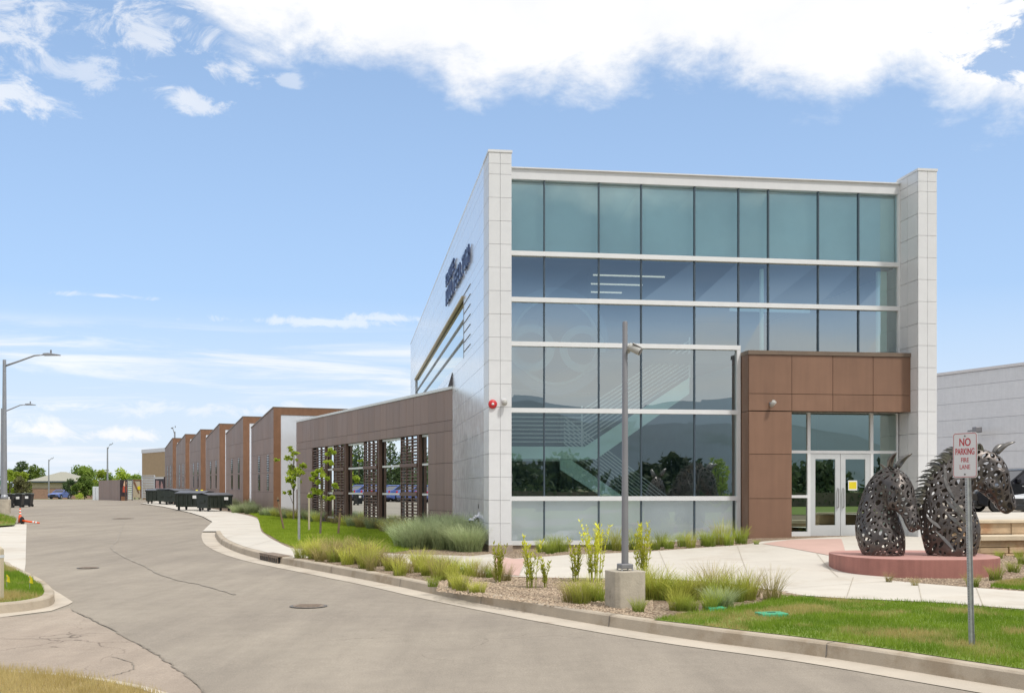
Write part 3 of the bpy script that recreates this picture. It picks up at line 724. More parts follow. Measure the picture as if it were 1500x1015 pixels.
for x, z in ((a0+.05, zl1), (a1-.28, zl1), (upx, upz)): rl.box(x-.02, x+.02, yS-.02, yS+.02, z, z+1.05)
rl.box(lx-.02, lx+.02, yS+1.28, yS+1.32, lz, lz+1.0)
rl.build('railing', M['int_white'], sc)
# entrance: brown canopy and column, glazed storefront, double door
CD = .38
c0, c1, c2, c3 = fs(1083.5, GD), fs(1097, CD), fs(1160, CD), fs(1338, CD)
czt, czm, czb = fz(1097, 513, CD), fz(1160, 577, CD), fz(1160, 602, CD)
cx = [c1, c2, fs(1220, CD), fs(1279, CD), c3]
cn = MB(); cn.panels(cx, [czb, czm, czt-.10], CD, CD+.03, .012)
cn.box(c1-.005, c1+.03, CD+.031, .9, czb, czt-.1); cn.box(c3-.03, c3, CD+.031, .62, czb, czt-.1)
can = cn.build('entrance_canopy', M['brown'], office)
MB().box(c1+.03, c3-.032, CD+.025, .92, czb+.01, czt-.09).build('canopy_core', M['brown_core'], can)
MB().box(c1-.02, c3+.015, CD-.03, 1.0, czt-.098, czt).build('canopy_lip', M['brown_lip'], can)
zc3 = [.44, fz(1128, 730, CD), fz(1128, 665, CD), czb-.012]
ecm = MB(); ecm.panels([c1, c2], zc3, CD, CD+.03, .012); ecm.box(c1-.004, c1+.02, CD+.031, .9, .44, czb-.014); ecm.box(c2-.02, c2, CD+.031, 1.0, .44, czb-.014)
ecol = ecm.build('entrance_column', M['brown'], office)
MB().box(c1+.02, c2-.021, CD+.025, .95, .30, czb-.02).build('column_core', M['brown_core'], ecol)
dz0 = fz(1230, 785.5); sxa, sxb, sxc, sxd = c2+.005, fs(1184), fs(1276), s_r-.03
h1, h2 = fz(1230, 662), fz(1230, 603)
mid_l = fz(1172, 727)
fr = MB()
for z in (h1, h2): fr.box(sxa, sxd, .95, 1.05, z-.035, z+.035)
for x in (sxb, sxc): fr.box(x-.04, x+.04, .952, 1.048, dz0, h1-.036); fr.box(x-.04, x+.04, .952, 1.048, h1+.036, h2-.036)
fr.box(sxd-.04, sxd, .952, 1.048, dz0, h1-.036); fr.box(sxd-.04, sxd, .952, 1.048, h1+.036, h2-.036)
fr.box(sxa, sxb-.04, .952, 1.048, mid_l-.035, mid_l+.035); fr.box(sxa, sxb-.04, .952, 1.048, dz0, dz0+.13)
fr.box(sxc+.04, sxd-.04, .952, 1.048, dz0, dz0+.13)
fr.build('storefront_frame', M['white_frame'], office)
for a, b, z0, z1 in ((sxa, sxb-.04, h1+.036, h2-.036), (sxb+.04, sxc-.04, h1+.036, h2-.036), (sxc+.04, sxd-.04, h1+.036, h2-.036), (sxa, sxb-.04, mid_l+.036, h1-.036), (sxa, sxb-.04, dz0+.131, mid_l-.036), (sxc+.04, sxd-.04, dz0+.131, h1-.036)):
    MB().quad((a, 1.0, z0), (b, 1.0, z0), (b, 1.0, z1), (a, 1.0, z1)).build('storefront_pane', M['glass_door'], office, fix=False)
dm = (sxb+sxc)/2
for k, (a, b) in enumerate(((sxb+.042, dm-.006), (dm+.006, sxc-.042))):
    d = MB(); zt_, zb_ = h1-.04, dz0+.02
    d.box(a, a+.13, .965, 1.02, zb_, zt_); d.box(b-.13, b, .965, 1.02, zb_, zt_); d.box(a+.13, b-.13, .966, 1.019, zb_, zb_+.27); d.box(a+.13, b-.13, .966, 1.019, zt_-.14, zt_)
    do = d.build('door', M['alu'], office)
    MB().quad((a+.13, .99, zb_+.27), (b-.13, .99, zb_+.27), (b-.13, .99, zt_-.14), (a+.13, .99, zt_-.14)).build('door_glass', M['glass_door'], do, fix=False)
    hx = b-.065 if k == 0 else a+.065
    MB().tube([(hx, .94, zb_+.72), (hx, .91, zb_+.74), (hx, .91, zb_+1.18), (hx, .94, zb_+1.2)], .016, 8).tube([(hx, .94, zb_+.72), (hx, .968, zb_+.72)], .012, 8).tube([(hx, .94, zb_+1.2), (hx, .968, zb_+1.2)], .012, 8).build('handle', M['galv'], do)
MB().box(sxa, sxd, .94, 1.06, dz0-.12, dz0+.005).build('threshold', M['alu'], office)
MB().box(s_can+.15, PR1-.27, 6.5, 6.6, .41, 4.9).build('interior_wall', M['int_wall'], office)
def facade_item(o, u, v, d): o.location = (C0x+fs(u, d)*cs-d*sn, C0y+fs(u, d)*sn+d*cs, fz(u, v, d)); o.rotation_euler.z = AZ
# yellow notice on the door
nt_ = thing('door_notice', 'small yellow paper notice stuck on the right glass door leaf', 'notice'); facade_item(nt_, 1249, 711, .985)
MB().box(-.12, .12, -.004, 0, -.12, .13).build('sheet', M['paper'], nt_); MB().box(-.10, .10, -.007, -.0045, -.085, .095).build('yellow_field', M['yellow'], nt_)
# fire alarm, cameras, floodlight, hose inlet
al = thing('fire_alarm', 'round red fire alarm bell with pale centre on the white corner pillar', 'fire alarm'); facade_item(al, 721.5, 592, 0)
MX = Matrix.Rotation(R(90), 4, 'X')
MB().lathe([(.10,0),(.105,.03),(.085,.06),(.05,.07)], 24, MX).build('bell', M['red'], al, True)
MB().lathe([(.032,.071),(.03,.082)], 16, MX).build('strobe', M['signwhite'], al, True)
sc_ = thing('security_camera', 'white dome security camera on the corner pillar beside the red alarm', 'security camera'); facade_item(sc_, 738, 590, 0)
MB().box(-.05, .05, -.03, 0, -.03, .09).tube([(0,-.03,.03),(0,-.10,.03)], .02, 8).build('bracket', M['signwhite'], sc_, bevel=.006)
MB().lathe([(.02,.07),(.062,.05),(.068,0),(.06,-.03),(.03,-.06)], 18, Matrix.Translation((.0,-.12,-.01))).build('dome', M['camgrey'], sc_, True)
fl = thing('wall_floodlight', 'small grey cylindrical spotlight on the brown canopy above the entrance column', 'spotlight'); facade_item(fl, 1129, 592, CD)
MB().box(-.04, .04, -.03, 0, -.04, .05).tube([(0,-.03,.0),(0,-.08,.0)], .015, 8).build('bracket', M['pole'], fl)
MB().tube([(-.02,-.07,-.05),(.02,-.19,.05)], [.05,.06], 14).build('lamp_head', M['camgrey'], fl, True)
fd = thing('fire_hose_inlet', 'chrome fire department hose inlet low on the white side wall near the corner', 'hose inlet')
yy = 2.1; fd.location = (C0x-yy*sn, C0y+yy*cs, 1.02); fd.rotation_euler.z = AZ
MB().lathe([(.13,0),(.13,.02),(.06,.025),(.06,.10)], 20, Matrix.Rotation(R(-90), 4, 'Y')).build('flange', M['chrome'], fd, True)
for s in (-1, 1): MB().tube([(-.06,0,0),(-.14,s*.10,-.06)], [.045,.05], 12).tube([(-.14,s*.10,-.06),(-.20,s*.17,-.10)], .06, 12).build('nozzle', M['chrome'], fd, True)
MB().box(-.01, -.004, -.06, .06, .22, .34).build('plate', M['iron'], fd)
# lettering on the side wall: two rows of raised blue strokes, the longer below
ws = thing('wall_sign', 'two rows of raised dark blue letters high on the white side wall', 'sign'); ws.location = office.location; ws.rotation_euler.z = AZ
glyph = {'E': [(0,0,.2,1),(0,0,1,.18),(0,.42,.8,.58),(0,.82,1,1)], 'L': [(0,0,.2,1),(0,0,1,.18)], 'H': [(0,0,.2,1),(.8,0,1,1),(0,.42,1,.58)], 'I': [(.4,0,.6,1)], 'O': [(0,0,.2,1),(.8,0,1,1),(0,0,1,.18),(0,.82,1,1)], 'T': [(.4,0,.6,1),(0,.82,1,1)], 'U': [(0,0,.2,1),(.8,0,1,1),(0,0,1,.18)]}
def ypos(u): r = (u-CU)/F; return (C0x-r*C0y)/(r*cs+sn)
def letters(txt, y0, y1, z0, h):
    n = len(txt); w = (y1-y0)/n
    for i, ch in enumerate(txt):
        mb = MB()
        for q, (a, b, c, d) in enumerate(glyph[ch]): y = y1-(i*w); ww = w*.70; mb.box(-.07-.002*q, -.02, y-ww*c, y-ww*a, z0+h*b, z0+h*d)
        mb.build('letter', M['navy'], ws)
yA, yB, yC = ypos(655.5), ypos(668), ypos(690.5)
zz_ = EZ+(715-440)/F*(C0y+yA*cs)
letters('HOULIEELTOH', yC, yA, 7.82, .50)
letters('ELHUTE', yB, yA, 8.46, .38)

# ================================================================== BROWN WING
wing = thing('wing_building', 'low grey-brown panelled wing with louvred windows joined to the white office block', 'building wing')
WX, WY_ = C0x-9.44*sn, C0y+9.44*cs
wdir = Vector((-.4254, .905)); wa = math.atan2(wdir.y, wdir.x)
wing.location = (WX, WY_, 0); wing.rotation_euler.z = wa       # local x away along the wall, local y towards the street
def wt(u): r = (u-CU)/F; return (r*WY_-WX)/(wdir.x-wdir.y*r)
WL, WH = wt(434), 4.96
wz = [.2, 1.02, 1.54, 2.56, 3.58, 3.92, WH-.06]
wx0, wx1 = wt(627), wt(457)
pn = MB(); core = MB()
step = .72; xs = [0]
while xs[-1] < WL-.9: xs.append(xs[-1]+step)
xs.append(WL)
xs = sorted(set([x for x in xs if abs(x-wx0) > .25 and abs(x-wx1) > .25]+[wx0, wx1]))
pn.panels(xs, wz, -.03, 0, .012, 'xz', (wx0, wx1, .2, 3.58))
wb = pn.build('wall', M['taupe'], wing)
core.box(0, wx0, -.3, -.028, .0, WH-.07); core.box(wx1, WL, -.3, -.028, .0, WH-.07); core.box(wx0, wx1, -.3, -.028, 3.58, WH-.07); core.box(wx0, wx1, -.3, -.028, 0, .45)
core.box(WL-.2, WL, -12, -.31, 0, WH-.07)
core.build('wall_core', M['taupe_core'], wb)
MB().box(0, WL, -12, .03, WH-.058, WH+.03).build('roof', M['white_frame'], wing)
MB().prism([(0,WH+.03),(.35,WH+.03),(0,WH+.45)], 'y', -.3, .02).build('parapet_fin', M['taupe_core'], wing)
mods = [('L',458,475.5),('G',477.5,488),('L',488.8,504),('G',507.6,531),('L',533,552.3),('G',557,585.6),('L',587,611),('G',615,625.8)]
inn = MB().box(.1, WL-.3, -4.0, -3.9, .3, 4.2); inn.build('interior_wall', M['int_wall'], wing)
for kd, ua, ub in mods:
    b, a = wt(ua), wt(ub)
    if kd == 'G':
        o = MB().quad((a, -.14, .47), (b, -.14, .47), (b, -.14, 3.56), (a, -.14, 3.56)).build('window', M['glass_dark'], wing, fix=False)
        f = MB()
        for z in (1.54, 2.56): f.box(a, b, -.16, -.08, z-.035, z+.035)
        f.box(a, a+.045, -.15, -.09, .46, 3.56); f.box(a, b, -.16, -.08, .45, .52); f.box(a, b, -.155, -.085, 3.50, 3.57)
        f.build('window_frame', M['white_frame'], o)
    else:
        f = MB(); n = 28
        for k in range(n):
            z = .50+k*(3.04/n)
            for q in range(3):
                x0_ = a+(b-a)*q/3+.05; x1_ = a+(b-a)*(q+1)/3-.05
                f.box(x0_, x1_, -.055+(.02 if (k+q) % 2 else 0), -.025+(.02 if (k+q) % 2 else 0), z, z+.042)
        for q in range(4): x = a+(b-a)*q/3; f.box(x-.022, x+.022, -.06, .0, .47, 3.56)
        for z in (1.54, 2.56): f.box(a-.03, b+.03, -.03, .035, z-.06, z+.06)
        f.build('louvre_screen', M['louvre'], wing)
        MB().quad((a, -.14, .47), (b, -.14, .47), (b, -.14, 3.56), (a, -.14, 3.56)).build('window', M['glass_dark'], wing, fix=False)
for u in (505.8, 554.8, 613, 476.4): x = wt(u); MB().box(x-.04, x+.04, -.13, .01, .35, 3.60).build('window_pier', M['louvre'], wing)

# ================================================================== SAWTOOTH BAYS
TD = 57.7; tx, ty = -.2149*TD, TD
tdir = Vector((-.395, .9187)).normalized(); ta = math.atan2(tdir.y, tdir.x)
pitch = .1591*TD; ZH, ZL_ = 1.75+119.4*TD/F, 1.75+98.6*TD/F; TL = 6.45; ZG = .3
bay = thing('sawtooth_bay', 'nearest brown sawtooth bay, with its tall white recess facing the low wing', 'building bay', (tx, ty, 0), ta, 'sawtooth bays in the row behind the wing')
p = MB(); nx = 9
for i in range(nx):
    x0_, x1_ = i*TL/nx+.006, (i+1)*TL/nx-.006
    zs = [ZG, 1.55, 2.56, 3.58, 4.4]
    def top(x): return ZH+(ZL_-ZH)*x/TL-.06
    for a, b in zip(zs[:-1], zs[1:]): p.box(x0_, x1_, -.03, 0, a+.006, b-.006)
    p.prism([(x0_, 4.406), (x1_, 4.406), (x1_, top(x1_)), (x0_, top(x0_))], 'y', -.03, 0)
bw = p.build('street_wall', M['taupe'], bay)
MB().prism([(.02, 0), (TL-.02, 0), (TL-.02, ZL_-.1), (.02, ZH-.1)], 'y', -13.9, -.028).build('bay_core', M['taupe_core'], bw)
MB().prism([(0,ZH-.06),(TL,ZL_-.06),(TL,ZL_),(0,ZH)], 'y', -14, .03).build('roof', M['brown_lip'], bay)
e = MB(); e.box(-.03, .018, -.38, .0, ZG, ZH-.07); e.box(-.03, .018, -14, -.381, ZH-.42, ZH-.07); ew = e.build('end_frame', M['rust_panel'], bay)
MB().box(-.005, .019, -14, -.382, ZG, ZH-.422).build('end_wall', M['white_side'], bay)
MB().box(TL-.018, TL+.03, -14, -.0, ZG, ZL_-.07).build('end_wall', M['white_side'], bay)
wn = {}
for x in (1.45, 4.0):
    for z0, z1 in ((1.62, 2.52), (2.62, 3.52)):
        o = MB().box(x-.26, x+.26, .002, .012, z0, z1).build('slot_window', M['lens'], bay)
        f = MB()
        for k in range(7): z = z0+.06+k*.125; f.box(x-.25, x+.25, .014, .05, z, z+.04)
        f.build('louvre', M['taupe_core'], o)
names = ['second brown sawtooth bay counted from the low wing, beside the last dumpster', 'third brown sawtooth bay, in the middle of the row', 'fourth brown sawtooth bay counted from the low wing', 'fifth brown sawtooth bay, next to the farthest one', 'farthest brown sawtooth bay beside the tan building']
for i in range(1, 6):
    dup(bay, (tx+tdir.x*pitch*i, ty+tdir.y*pitch*i, .06*i), label=names[i-1])
MBw = thing('recess_wall', 'pale panel wall closing the gaps behind the sawtooth bays', 'wall', (tx, ty, 0), ta)
q = MB(); q.box(-3.2, pitch*5+TL, -14.4, -14.02, 0, 4.9); q.build('panel', M['white_side'], MBw)
# tan building beyond, right-hand grey building, far house
tb = thing('tan_building', 'flat tan building with a pale roof band behind the last sawtooth bay', 'building', (0,0,0))
A, B = at(208, 700, 121), at(262, 700, 112)
dd = Vector((B.x-A.x, B.y-A.y)).normalized(); L_ = (B-A).length+14
tb.location = (A.x, A.y, 0); tb.rotation_euler.z = math.atan2(dd.y, dd.x)
MB().box(0, L_, 0, 16, -.3, 5.55).build('wall', M['tan'], tb); MB().box(-.05, L_+.05, -.05, 16.05, 5.55, 5.95).build('roof_band', M['grey_clad'], tb)
MB().box(-.012, L_, -.012, -.002, 2.9, 3.0).build('wall_seam', M['cream'], tb)
gb = thing('grey_warehouse', 'large pale grey metal-clad building behind the parked cars at right', 'building', (26.9, 70, 0), math.atan2(-1, .43))
gz = [.2, 1.8]+[2.9+1.02*k for k in range(6)]+[8.82]
p = MB(); p.panels([-30, 48], gz, 0, .05, .02); gw = p.build('wall', M['grey_clad'], gb)
MB().box(-30, 48, .045, .5, 0, 8.8).build('wall_core', M['grey_seam'], gw)
MB().box(-30, 48, -.06, 20, 8.83, 9.0).build('roof_edge', M['signwhite'], gb)
wlh = thing('wall_lamp', 'small dark lamp on the grey warehouse wall above the horse sculpture', 'lamp', (0,0,0)); w_ = at(1430.5, 630, 66.2); wlh.location = w_
MB().box(-.2,.2,-.35,.2,-.15,.2).build('housing', M['pole'], wlh, bevel=.05); MB().box(-.05,.05,.2,1.2,-.05,.05).build('arm', M['pole'], wlh)
hs = thing('far_house', 'tan house with brick base and pale hipped roof far down the road', 'house')
HYd = 210; a, b = at(40, 704, HYd), at(119, 704, HYd); gz0 = g(0, HYd)
hx0, hx1 = a.x, b.x; zr, zE = at(0, 690.5, HYd).z, at(0, 704.5, HYd).z
hs.location = (0, 0, 0)
MB().box(hx0+.9, hx1-.3, HYd, HYd+8, gz0+1.9, zE).build('wall', M['cream'], hs)
MB().box(hx0+.88, hx1-.28, HYd-.1, HYd+8, gz0-.4, gz0+1.9).build('brick_base', M['brick'], hs)
MB().box(hx0+.9, hx1-.3, HYd-.12, HYd-.101, gz0+1.85, gz0+2.0).build('ledge', M['brown_lip'], hs)
rf = MB(); xm0, xm1 = hx0+4.6, hx1-4.6
rf.v = [(hx0,HYd-.6,zE),(hx1,HYd-.6,zE),(hx1,HYd+9,zE),(hx0,HYd+9,zE),(xm0,HYd+4.2,zr),(xm1,HYd+4.2,zr)]; rf.f = [(0,1,5,4),(1,2,5),(2,3,4,5),(3,0,4),(3,2,1,0)]
rf.build('roof', M['roof'], hs)
MB().box(hx0, hx1, HYd-.62, HYd-.601, zE-.25, zE).build('fascia', M['mull'], hs)
# ================================================================== SCULPTURE GROUP
plc = Vector((7.35, 20.42)); pz = .53
pl = thing('sculpture_plinth', 'low round red concrete plinth carrying the two steel horse heads', 'plinth', (plc.x, plc.y, 0))
def outline(sx, sy, n=72):
    out = []
    for k in range(n):
        a = 2*math.pi*k/n; c, s = math.cos(a), math.sin(a); e = 2/2.5
        out.append((sx*math.copysign(abs(c)**e, c), sy*math.copysign(abs(s)**e, s)))
    return out
zb = HR(plc.x, plc.y)-.25
MB().prism(outline(1.41, 1.50), 'z', zb, pz-.002).build('plinth_side', M['red_conc'], pl, bevel=.01)
MB().prism(outline(1.405, 1.495), 'z', pz-.001, pz+.003).build('plinth_top', M['red_top'], pl)
FACES = 760
def horse(name, label, neck, head, nb, hb, loc, rz, ears, seed, mane=1.0, strap_to=.6):
    root = thing(name, label, 'sculpture', loc, rz, None)
    bm = bmesh.new(); n = 28
    def loft(secs, bs, pw=2.0):
        rings = []
        for (L, Rr), b in zip(secs, bs):
            c = ((L[0]+Rr[0])/2, (L[1]+Rr[1])/2); dx, dz = (Rr[0]-L[0])/2, (Rr[1]-L[1])/2
            ring = []
            for k in range(n):
                t = 2*math.pi*k/n; ct, st_ = math.cos(t), math.sin(t); ex = 2/pw
                ct = math.copysign(abs(ct)**ex, ct); st_ = math.copysign(abs(st_)**ex, st_)
                ring.append(bm.verts.new((c[0]+ct*dx, b*st_*(1-.18*max(0, -ct) if pw == 2.0 else 1), c[1]+ct*dz)))
            rings.append(ring)
        for a, b in zip(rings[:-1], rings[1:]):
            for k in range(n): bm.faces.new((a[k], a[(k+1) % n], b[(k+1) % n], b[k]))
        bm.faces.new(rings[0][::-1]); bm.faces.new(rings[-1])
    def dense(secs, bs, m=4):
        L = smooth([(*s[0], 0) for s in secs], m); Q = smooth([(*s[1], 0) for s in secs], m); B_ = smooth([(b, 0, 0) for b in bs], m)
        return [((l.x, l.y), (q.x, q.y)) for l, q in zip(L, Q)], [b.x for b in B_]
    loft(*dense(neck, nb)); loft(*dense(head, hb), pw=2.3)
    # eye sockets and nostril bulges
    hx = lambda i, t: (head[i][0][0]*(1-t)+head[i][1][0]*t, head[i][0][1]*(1-t)+head[i][1][1]*t)
    for s in (-1, 1):
        x, z = hx(2, .30); bmesh.ops.create_icosphere(bm, subdivisions=2, radius=.075, matrix=Matrix.Translation((x, s*hb[2]*.80, z)))
        x, z = hx(2, .72); bmesh.ops.create_icosphere(bm, subdivisions=2, radius=.15, matrix=Matrix.Translation((x-.02, s*hb[2]*.55, z)))
        x, z = hx(6, .35); bmesh.ops.create_icosphere(bm, subdivisions=2, radius=.06, matrix=Matrix.Translation((x, s*hb[6]*.75, z)))
    bmesh.ops.recalc_face_normals(bm, faces=bm.faces)
    me = bpy.data.meshes.new('tmp'); bm.to_mesh(me); bm.free()
    o = bpy.data.objects.new('tmp', me); col.objects.link(o)
    r = o.modifiers.new('r', 'REMESH'); r.mode = 'VOXEL'; r.voxel_size = .03
    s_ = o.modifiers.new('s', 'SMOOTH'); s_.factor = .6; s_.iterations = 5
    dg = bpy.context.evaluated_depsgraph_get(); me2 = bpy.data.meshes.new_from_object(o.evaluated_get(dg))
    bpy.data.objects.remove(o)
    # scatter points over the skin, flowing cells: random-jittered decimation in a stretched space
    rnd = random.Random(seed)
    stretch = Matrix.Rotation(R(25), 4, 'Y') @ Matrix.Diagonal((1, 1, .45, 1)) @ Matrix.Rotation(R(-25), 4, 'Y')
    for v in me2.vertices: v.co = stretch @ v.co; v.co += v.normal*rnd.uniform(-.008, .008)
    o = bpy.data.objects.new('tmp', me2); col.objects.link(o)
    d = o.modifiers.new('d', 'DECIMATE'); d.ratio = min(1, FACES/max(1, len(me2.polygons)*2)); d.use_collapse_triangulate = True
    dg = bpy.context.evaluated_depsgraph_get(); dg.update(); me3 = bpy.data.meshes.new_from_object(o.evaluated_get(dg)); bpy.data.objects.remove(o)
    inv = stretch.inverted()
    for v in me3.vertices: v.co = inv @ v.co
    bm = bmesh.new(); bm.from_mesh(me3)
    bot = [f for f in bm.faces if f.calc_center_median().z < .02]; bmesh.ops.delete(bm, geom=bot, context='FACES')
    # merge some triangles into larger irregular cells
    es = [e for e in bm.edges if len(e.link_faces) == 2 and rnd.random() < .5]; used = set(); kill = []
    for e in es:
        a, b = e.link_faces
        if a in used or b in used: continue
        if a.normal.dot(b.normal) < .8: continue
        used |= {a, b}; kill.append(e)
    bmesh.ops.dissolve_edges(bm, edges=kill, use_verts=False)
    fs_ = [f for f in bm.faces if f.calc_area() > .0006]
    rr = bmesh.ops.inset_individual(bm, faces=fs_, thickness=.0125, use_even_offset=True)
    holes = [f for f in fs_ if f.is_valid and rnd.random() < .95]
    bmesh.ops.delete(bm, geom=holes, context='FACES')
    me4 = bpy.data.meshes.new('lattice'); bm.to_mesh(me4); bm.free()
    body = link('lattice_skin', me4, M['steel'], root, True)
    sb = body.modifiers.new('sub', 'SUBSURF'); sb.levels = sb.render_levels = 1
    so_ = body.modifiers.new('sol', 'SOLIDIFY'); so_.thickness = .010; so_.offset = 0
    # mane: curved pointed straps along the crest, a strap down each cheek and neck
    LL_, BB = dense(neck, nb, 6); mn = MB()
    m = len(LL_)
    for i in range(int(m*.30), m):
        (lx, lz), (rx, rz_) = LL_[i]; dx, dz = (lx-rx), (lz-rz_); q = math.hypot(dx, dz); dx, dz = dx/q, dz/q
        tx_, tz_ = -dz, dx
        if tz_ > 0: tx_, tz_ = -tx_, -tz_
        for k in range(3 if mane == 1 else (2 if i > m*.86 else 0)):
            y0 = rnd.uniform(-.8, .8)*BB[i]*.6; ln = rnd.uniform(.14, .27)*(1 if mane == 1 else .6); w = rnd.uniform(.018, .032)
            base = Vector((lx-dx*.06-.0, y0, lz-dz*.06)); n0 = len(mn.v); cur = base.copy(); dirv = Vector((dx*.55+.25*tx_*-1, y0*1.2, dz*.55+.55)).normalized()
            for j in range(7):
                t = j/6; ww = w*(1-t)**.7+.002
                mn.v += [tuple(cur+Vector((-dirv.z, 0, dirv.x))*ww), tuple(cur-Vector((-dirv.z, 0, dirv.x))*ww)]
                dirv = (dirv+Vector((dx*.20, y0*.12, dz*.05-.28))).normalized(); cur = cur+dirv*ln/6
            for j in range(6): a = n0+2*j; mn.f.append((a, a+1, a+3, a+2))
    for i in range(int(m*.08), m-2, 1):                   # long flat straps lying on the sides of the neck
        for s in (-1, 1):
            if mane < 1 or rnd.random() < .72: continue
            t0 = rnd.uniform(.05, strap_to); n0 = len(mn.v); ln = rnd.randint(4, 8); w = rnd.uniform(.018, .034)
            for j in range(ln):
                (lx, lz), (rx, rz_) = LL_[max(0, i-j)]; t = t0+.055*j; b = BB[max(0, i-j)]
                cth = 1-2*t; sth = math.sqrt(max(.02, 1-cth*cth))
                p_ = Vector((lx*(1-t)+rx*t, s*(b*sth*(1-.18*max(0,cth))+.012), lz*(1-t)+rz_*t))
                ww = w*math.sin(math.pi*(j+.4)/(ln-.2))
                mn.v += [tuple(p_+Vector((ww, 0, ww*.5))), tuple(p_-Vector((ww, 0, ww*.5)))]
            for j in range(ln-1): a = n0+2*j; mn.f.append((a, a+1, a+3, a+2))
    mo = mn.build('mane', M['steel_pale'], root, fix=False); s2 = mo.modifiers.new('sol', 'SOLIDIFY'); s2.thickness = .012
    for (bx, by, bz), (tx_, ty_, tz_) in ears:
        B0, T0 = Vector((bx, by, bz)), Vector((tx_, ty_, tz_)); e_ = MB(); n0 = 0
        ax = (T0-B0); pr = ax.cross(Vector((0,1,0))).normalized()
        for j in range(8):
            t = j/7; c = B0+ax*t+pr*.04*math.sin(t*3.1); wd = (.070*math.sin(min(1, t*1.6+.35)*math.pi*.5)*(1-t)**.55+.004)
            for q in range(7):
                a = R(-110+220*q/6); e_.v.append(tuple(c+pr*wd*math.cos(a)*.9+Vector((0,1,0))*wd*math.sin(a)))
        for j in range(7):
            for q in range(6): a = j*7+q; e_.f.append((a, a+1, a+8, a+7))
        eo = e_.build('ear', M['steel_pale'], root, True, fix=False); s4 = eo.modifiers.new('sol', 'SOLIDIFY'); s4.thickness = .01
    return root
K = 80.5
def hp(u, v): return ((u-1390)/K, (814-v)/K)
neckB = [(hp(1357.5,814),hp(1425.8,814)),(hp(1349,781),hp(1432,789)),(hp(1343.5,750),hp(1431,768)),(hp(1348,725),hp(1424,745)),(hp(1362,697),hp(1421,728)),(hp(1380,676),hp(1425,714)),(hp(1402,662),hp(1434,703)),(hp(1432,657),hp(1446,692))]
headB = [(hp(1436,659),hp(1422,708)),(hp(1455,665),hp(1430,720)),(hp(1466,677),hp(1441,729)),(hp(1472,694),hp(1449,736)),(hp(1475,712),hp(1453,743)),(hp(1480,727),hp(1457,749)),(hp(1482,738),hp(1463,753)),(hp(1479,748),hp(1470,754))]
zB = pz+.004
hB = at(1390, 814, 20.2)
horse('horse_sculpture', 'dark welded steel horse head in profile with spiky mane, behind the no parking sign', neckB, headB, [.40,.40,.37,.31,.26,.21,.18,.14], [.15,.18,.19,.17,.14,.125,.115,.06], (hB.x, 20.15, zB), R(-8), [((.80,-.09,1.83),(1.09,-.12,2.04)),((.78,.09,1.83),(1.02,.16,2.02))], 4, 1.0)
neckA = [((-.30,0),(.44,0)),((-.44,.30),(.46,.27)),((-.47,.58),(.42,.5)),((-.40,.92),(.30,.76)),((-.28,1.22),(.24,.98)),((-.10,1.46),(.24,1.10)),((.06,1.57),(.30,1.14)),((.26,1.62),(.40,1.24))]
headA = [((.20,1.60),(.12,1.0)),((.42,1.55),(.26,.88)),((.58,1.38),(.40,.80)),((.66,1.16),(.50,.72)),((.72,.93),(.55,.62)),((.78,.72),(.60,.52)),((.80,.58),(.66,.43)),((.76,.48),(.71,.43))]
hA = at(1295, 811, 20.35)
horse('horse_sculpture', 'dark steel horse head with tucked chin, turned towards the road before the doors', neckA, headA, [.40,.42,.38,.31,.26,.22,.19,.16], [.17,.215,.23,.19,.155,.14,.13,.07], (hA.x-.10, 20.3, zB), R(-54), [((.30,-.12,1.58),(.52,-.24,1.84)),((.30,.12,1.58),(.50,.26,1.84))], 9, .5)

# ================================================================== SIGN, CAMERA POLE
def text_mesh(name, txt, size, m, parent, loc, sx=1.0, rot=(R(90),0,0), bold=.0):
    cu = bpy.data.curves.new('tmp', 'FONT'); cu.body = txt; cu.size = size; cu.align_x = 'CENTER'; cu.extrude = .0006; cu.offset = bold
    o = bpy.data.objects.new('tmp', cu); col.objects.link(o); dg = bpy.context.evaluated_depsgraph_get()
    me = bpy.data.meshes.new_from_object(o.evaluated_get(dg)); bpy.data.objects.remove(o); me.name = name
    t = link(name, me, m, parent); t.location = loc; t.rotation_euler = rot; t.scale = (sx, 1, 1); return t
sx, sy = gp(1421, 947, HR); sz = HR(sx, sy)
sg = thing('no_parking_sign', 'white and red NO PARKING FIRE LANE sign on a galvanised post in the front lawn', 'sign', (sx, sy, sz), R(-64))
top = at(1414, 634, sy); lean = (1414-1421)/F*sy/math.cos(R(64))*.55; hh = top.z-sz
px_ = lambda z: lean*z/hh
pst = MB()
pst.prism([(-.034,.0),(.034,.0),(.034,.004),(-.034,.004)], 'z', 0, 0)
pst = MB()
for a0, a1, y0, y1 in ((-.014,.014,0,.004),(-.034,-.0285,-.022,-.018),(.0285,.034,-.022,-.018)):
    pst.v += []; 
def hat(zs, holes=True):
    mb = MB(); pr = [(-.036,.026),(-.018,.026),(-.013,0),(.013,0),(.018,.026),(.036,.026)]
    n = len(zs)
    for z in zs:
        for x, y in pr: mb.v.append((px_(z)+x, y, z))
    for i in range(n-1):
        for k in range(5): a = i*6+k; mb.f.append((a, a+1, a+7, a+6))
    return mb
po = hat([0, hh*.3, hh*.6, hh-.02]).build('post', M['galv'], sg); s5 = po.modifiers.new('sol', 'SOLIDIFY'); s5.thickness = .004
ho = MB(); z = .25
while z < hh-.46: ho.box(px_(z)-.0045, px_(z)+.0045, -.0045, -.0025, z-.0045, z+.0045); z += .0255
ho.build('post_hole', M['iron'], po)
hat([.0, .13]).build('post_sleeve', M['sleeve'], sg).scale = (1.12, 1.12, 1)
sc0 = px_(hh-.23); W2, H2 = .152, .228; zc_ = hh-.222
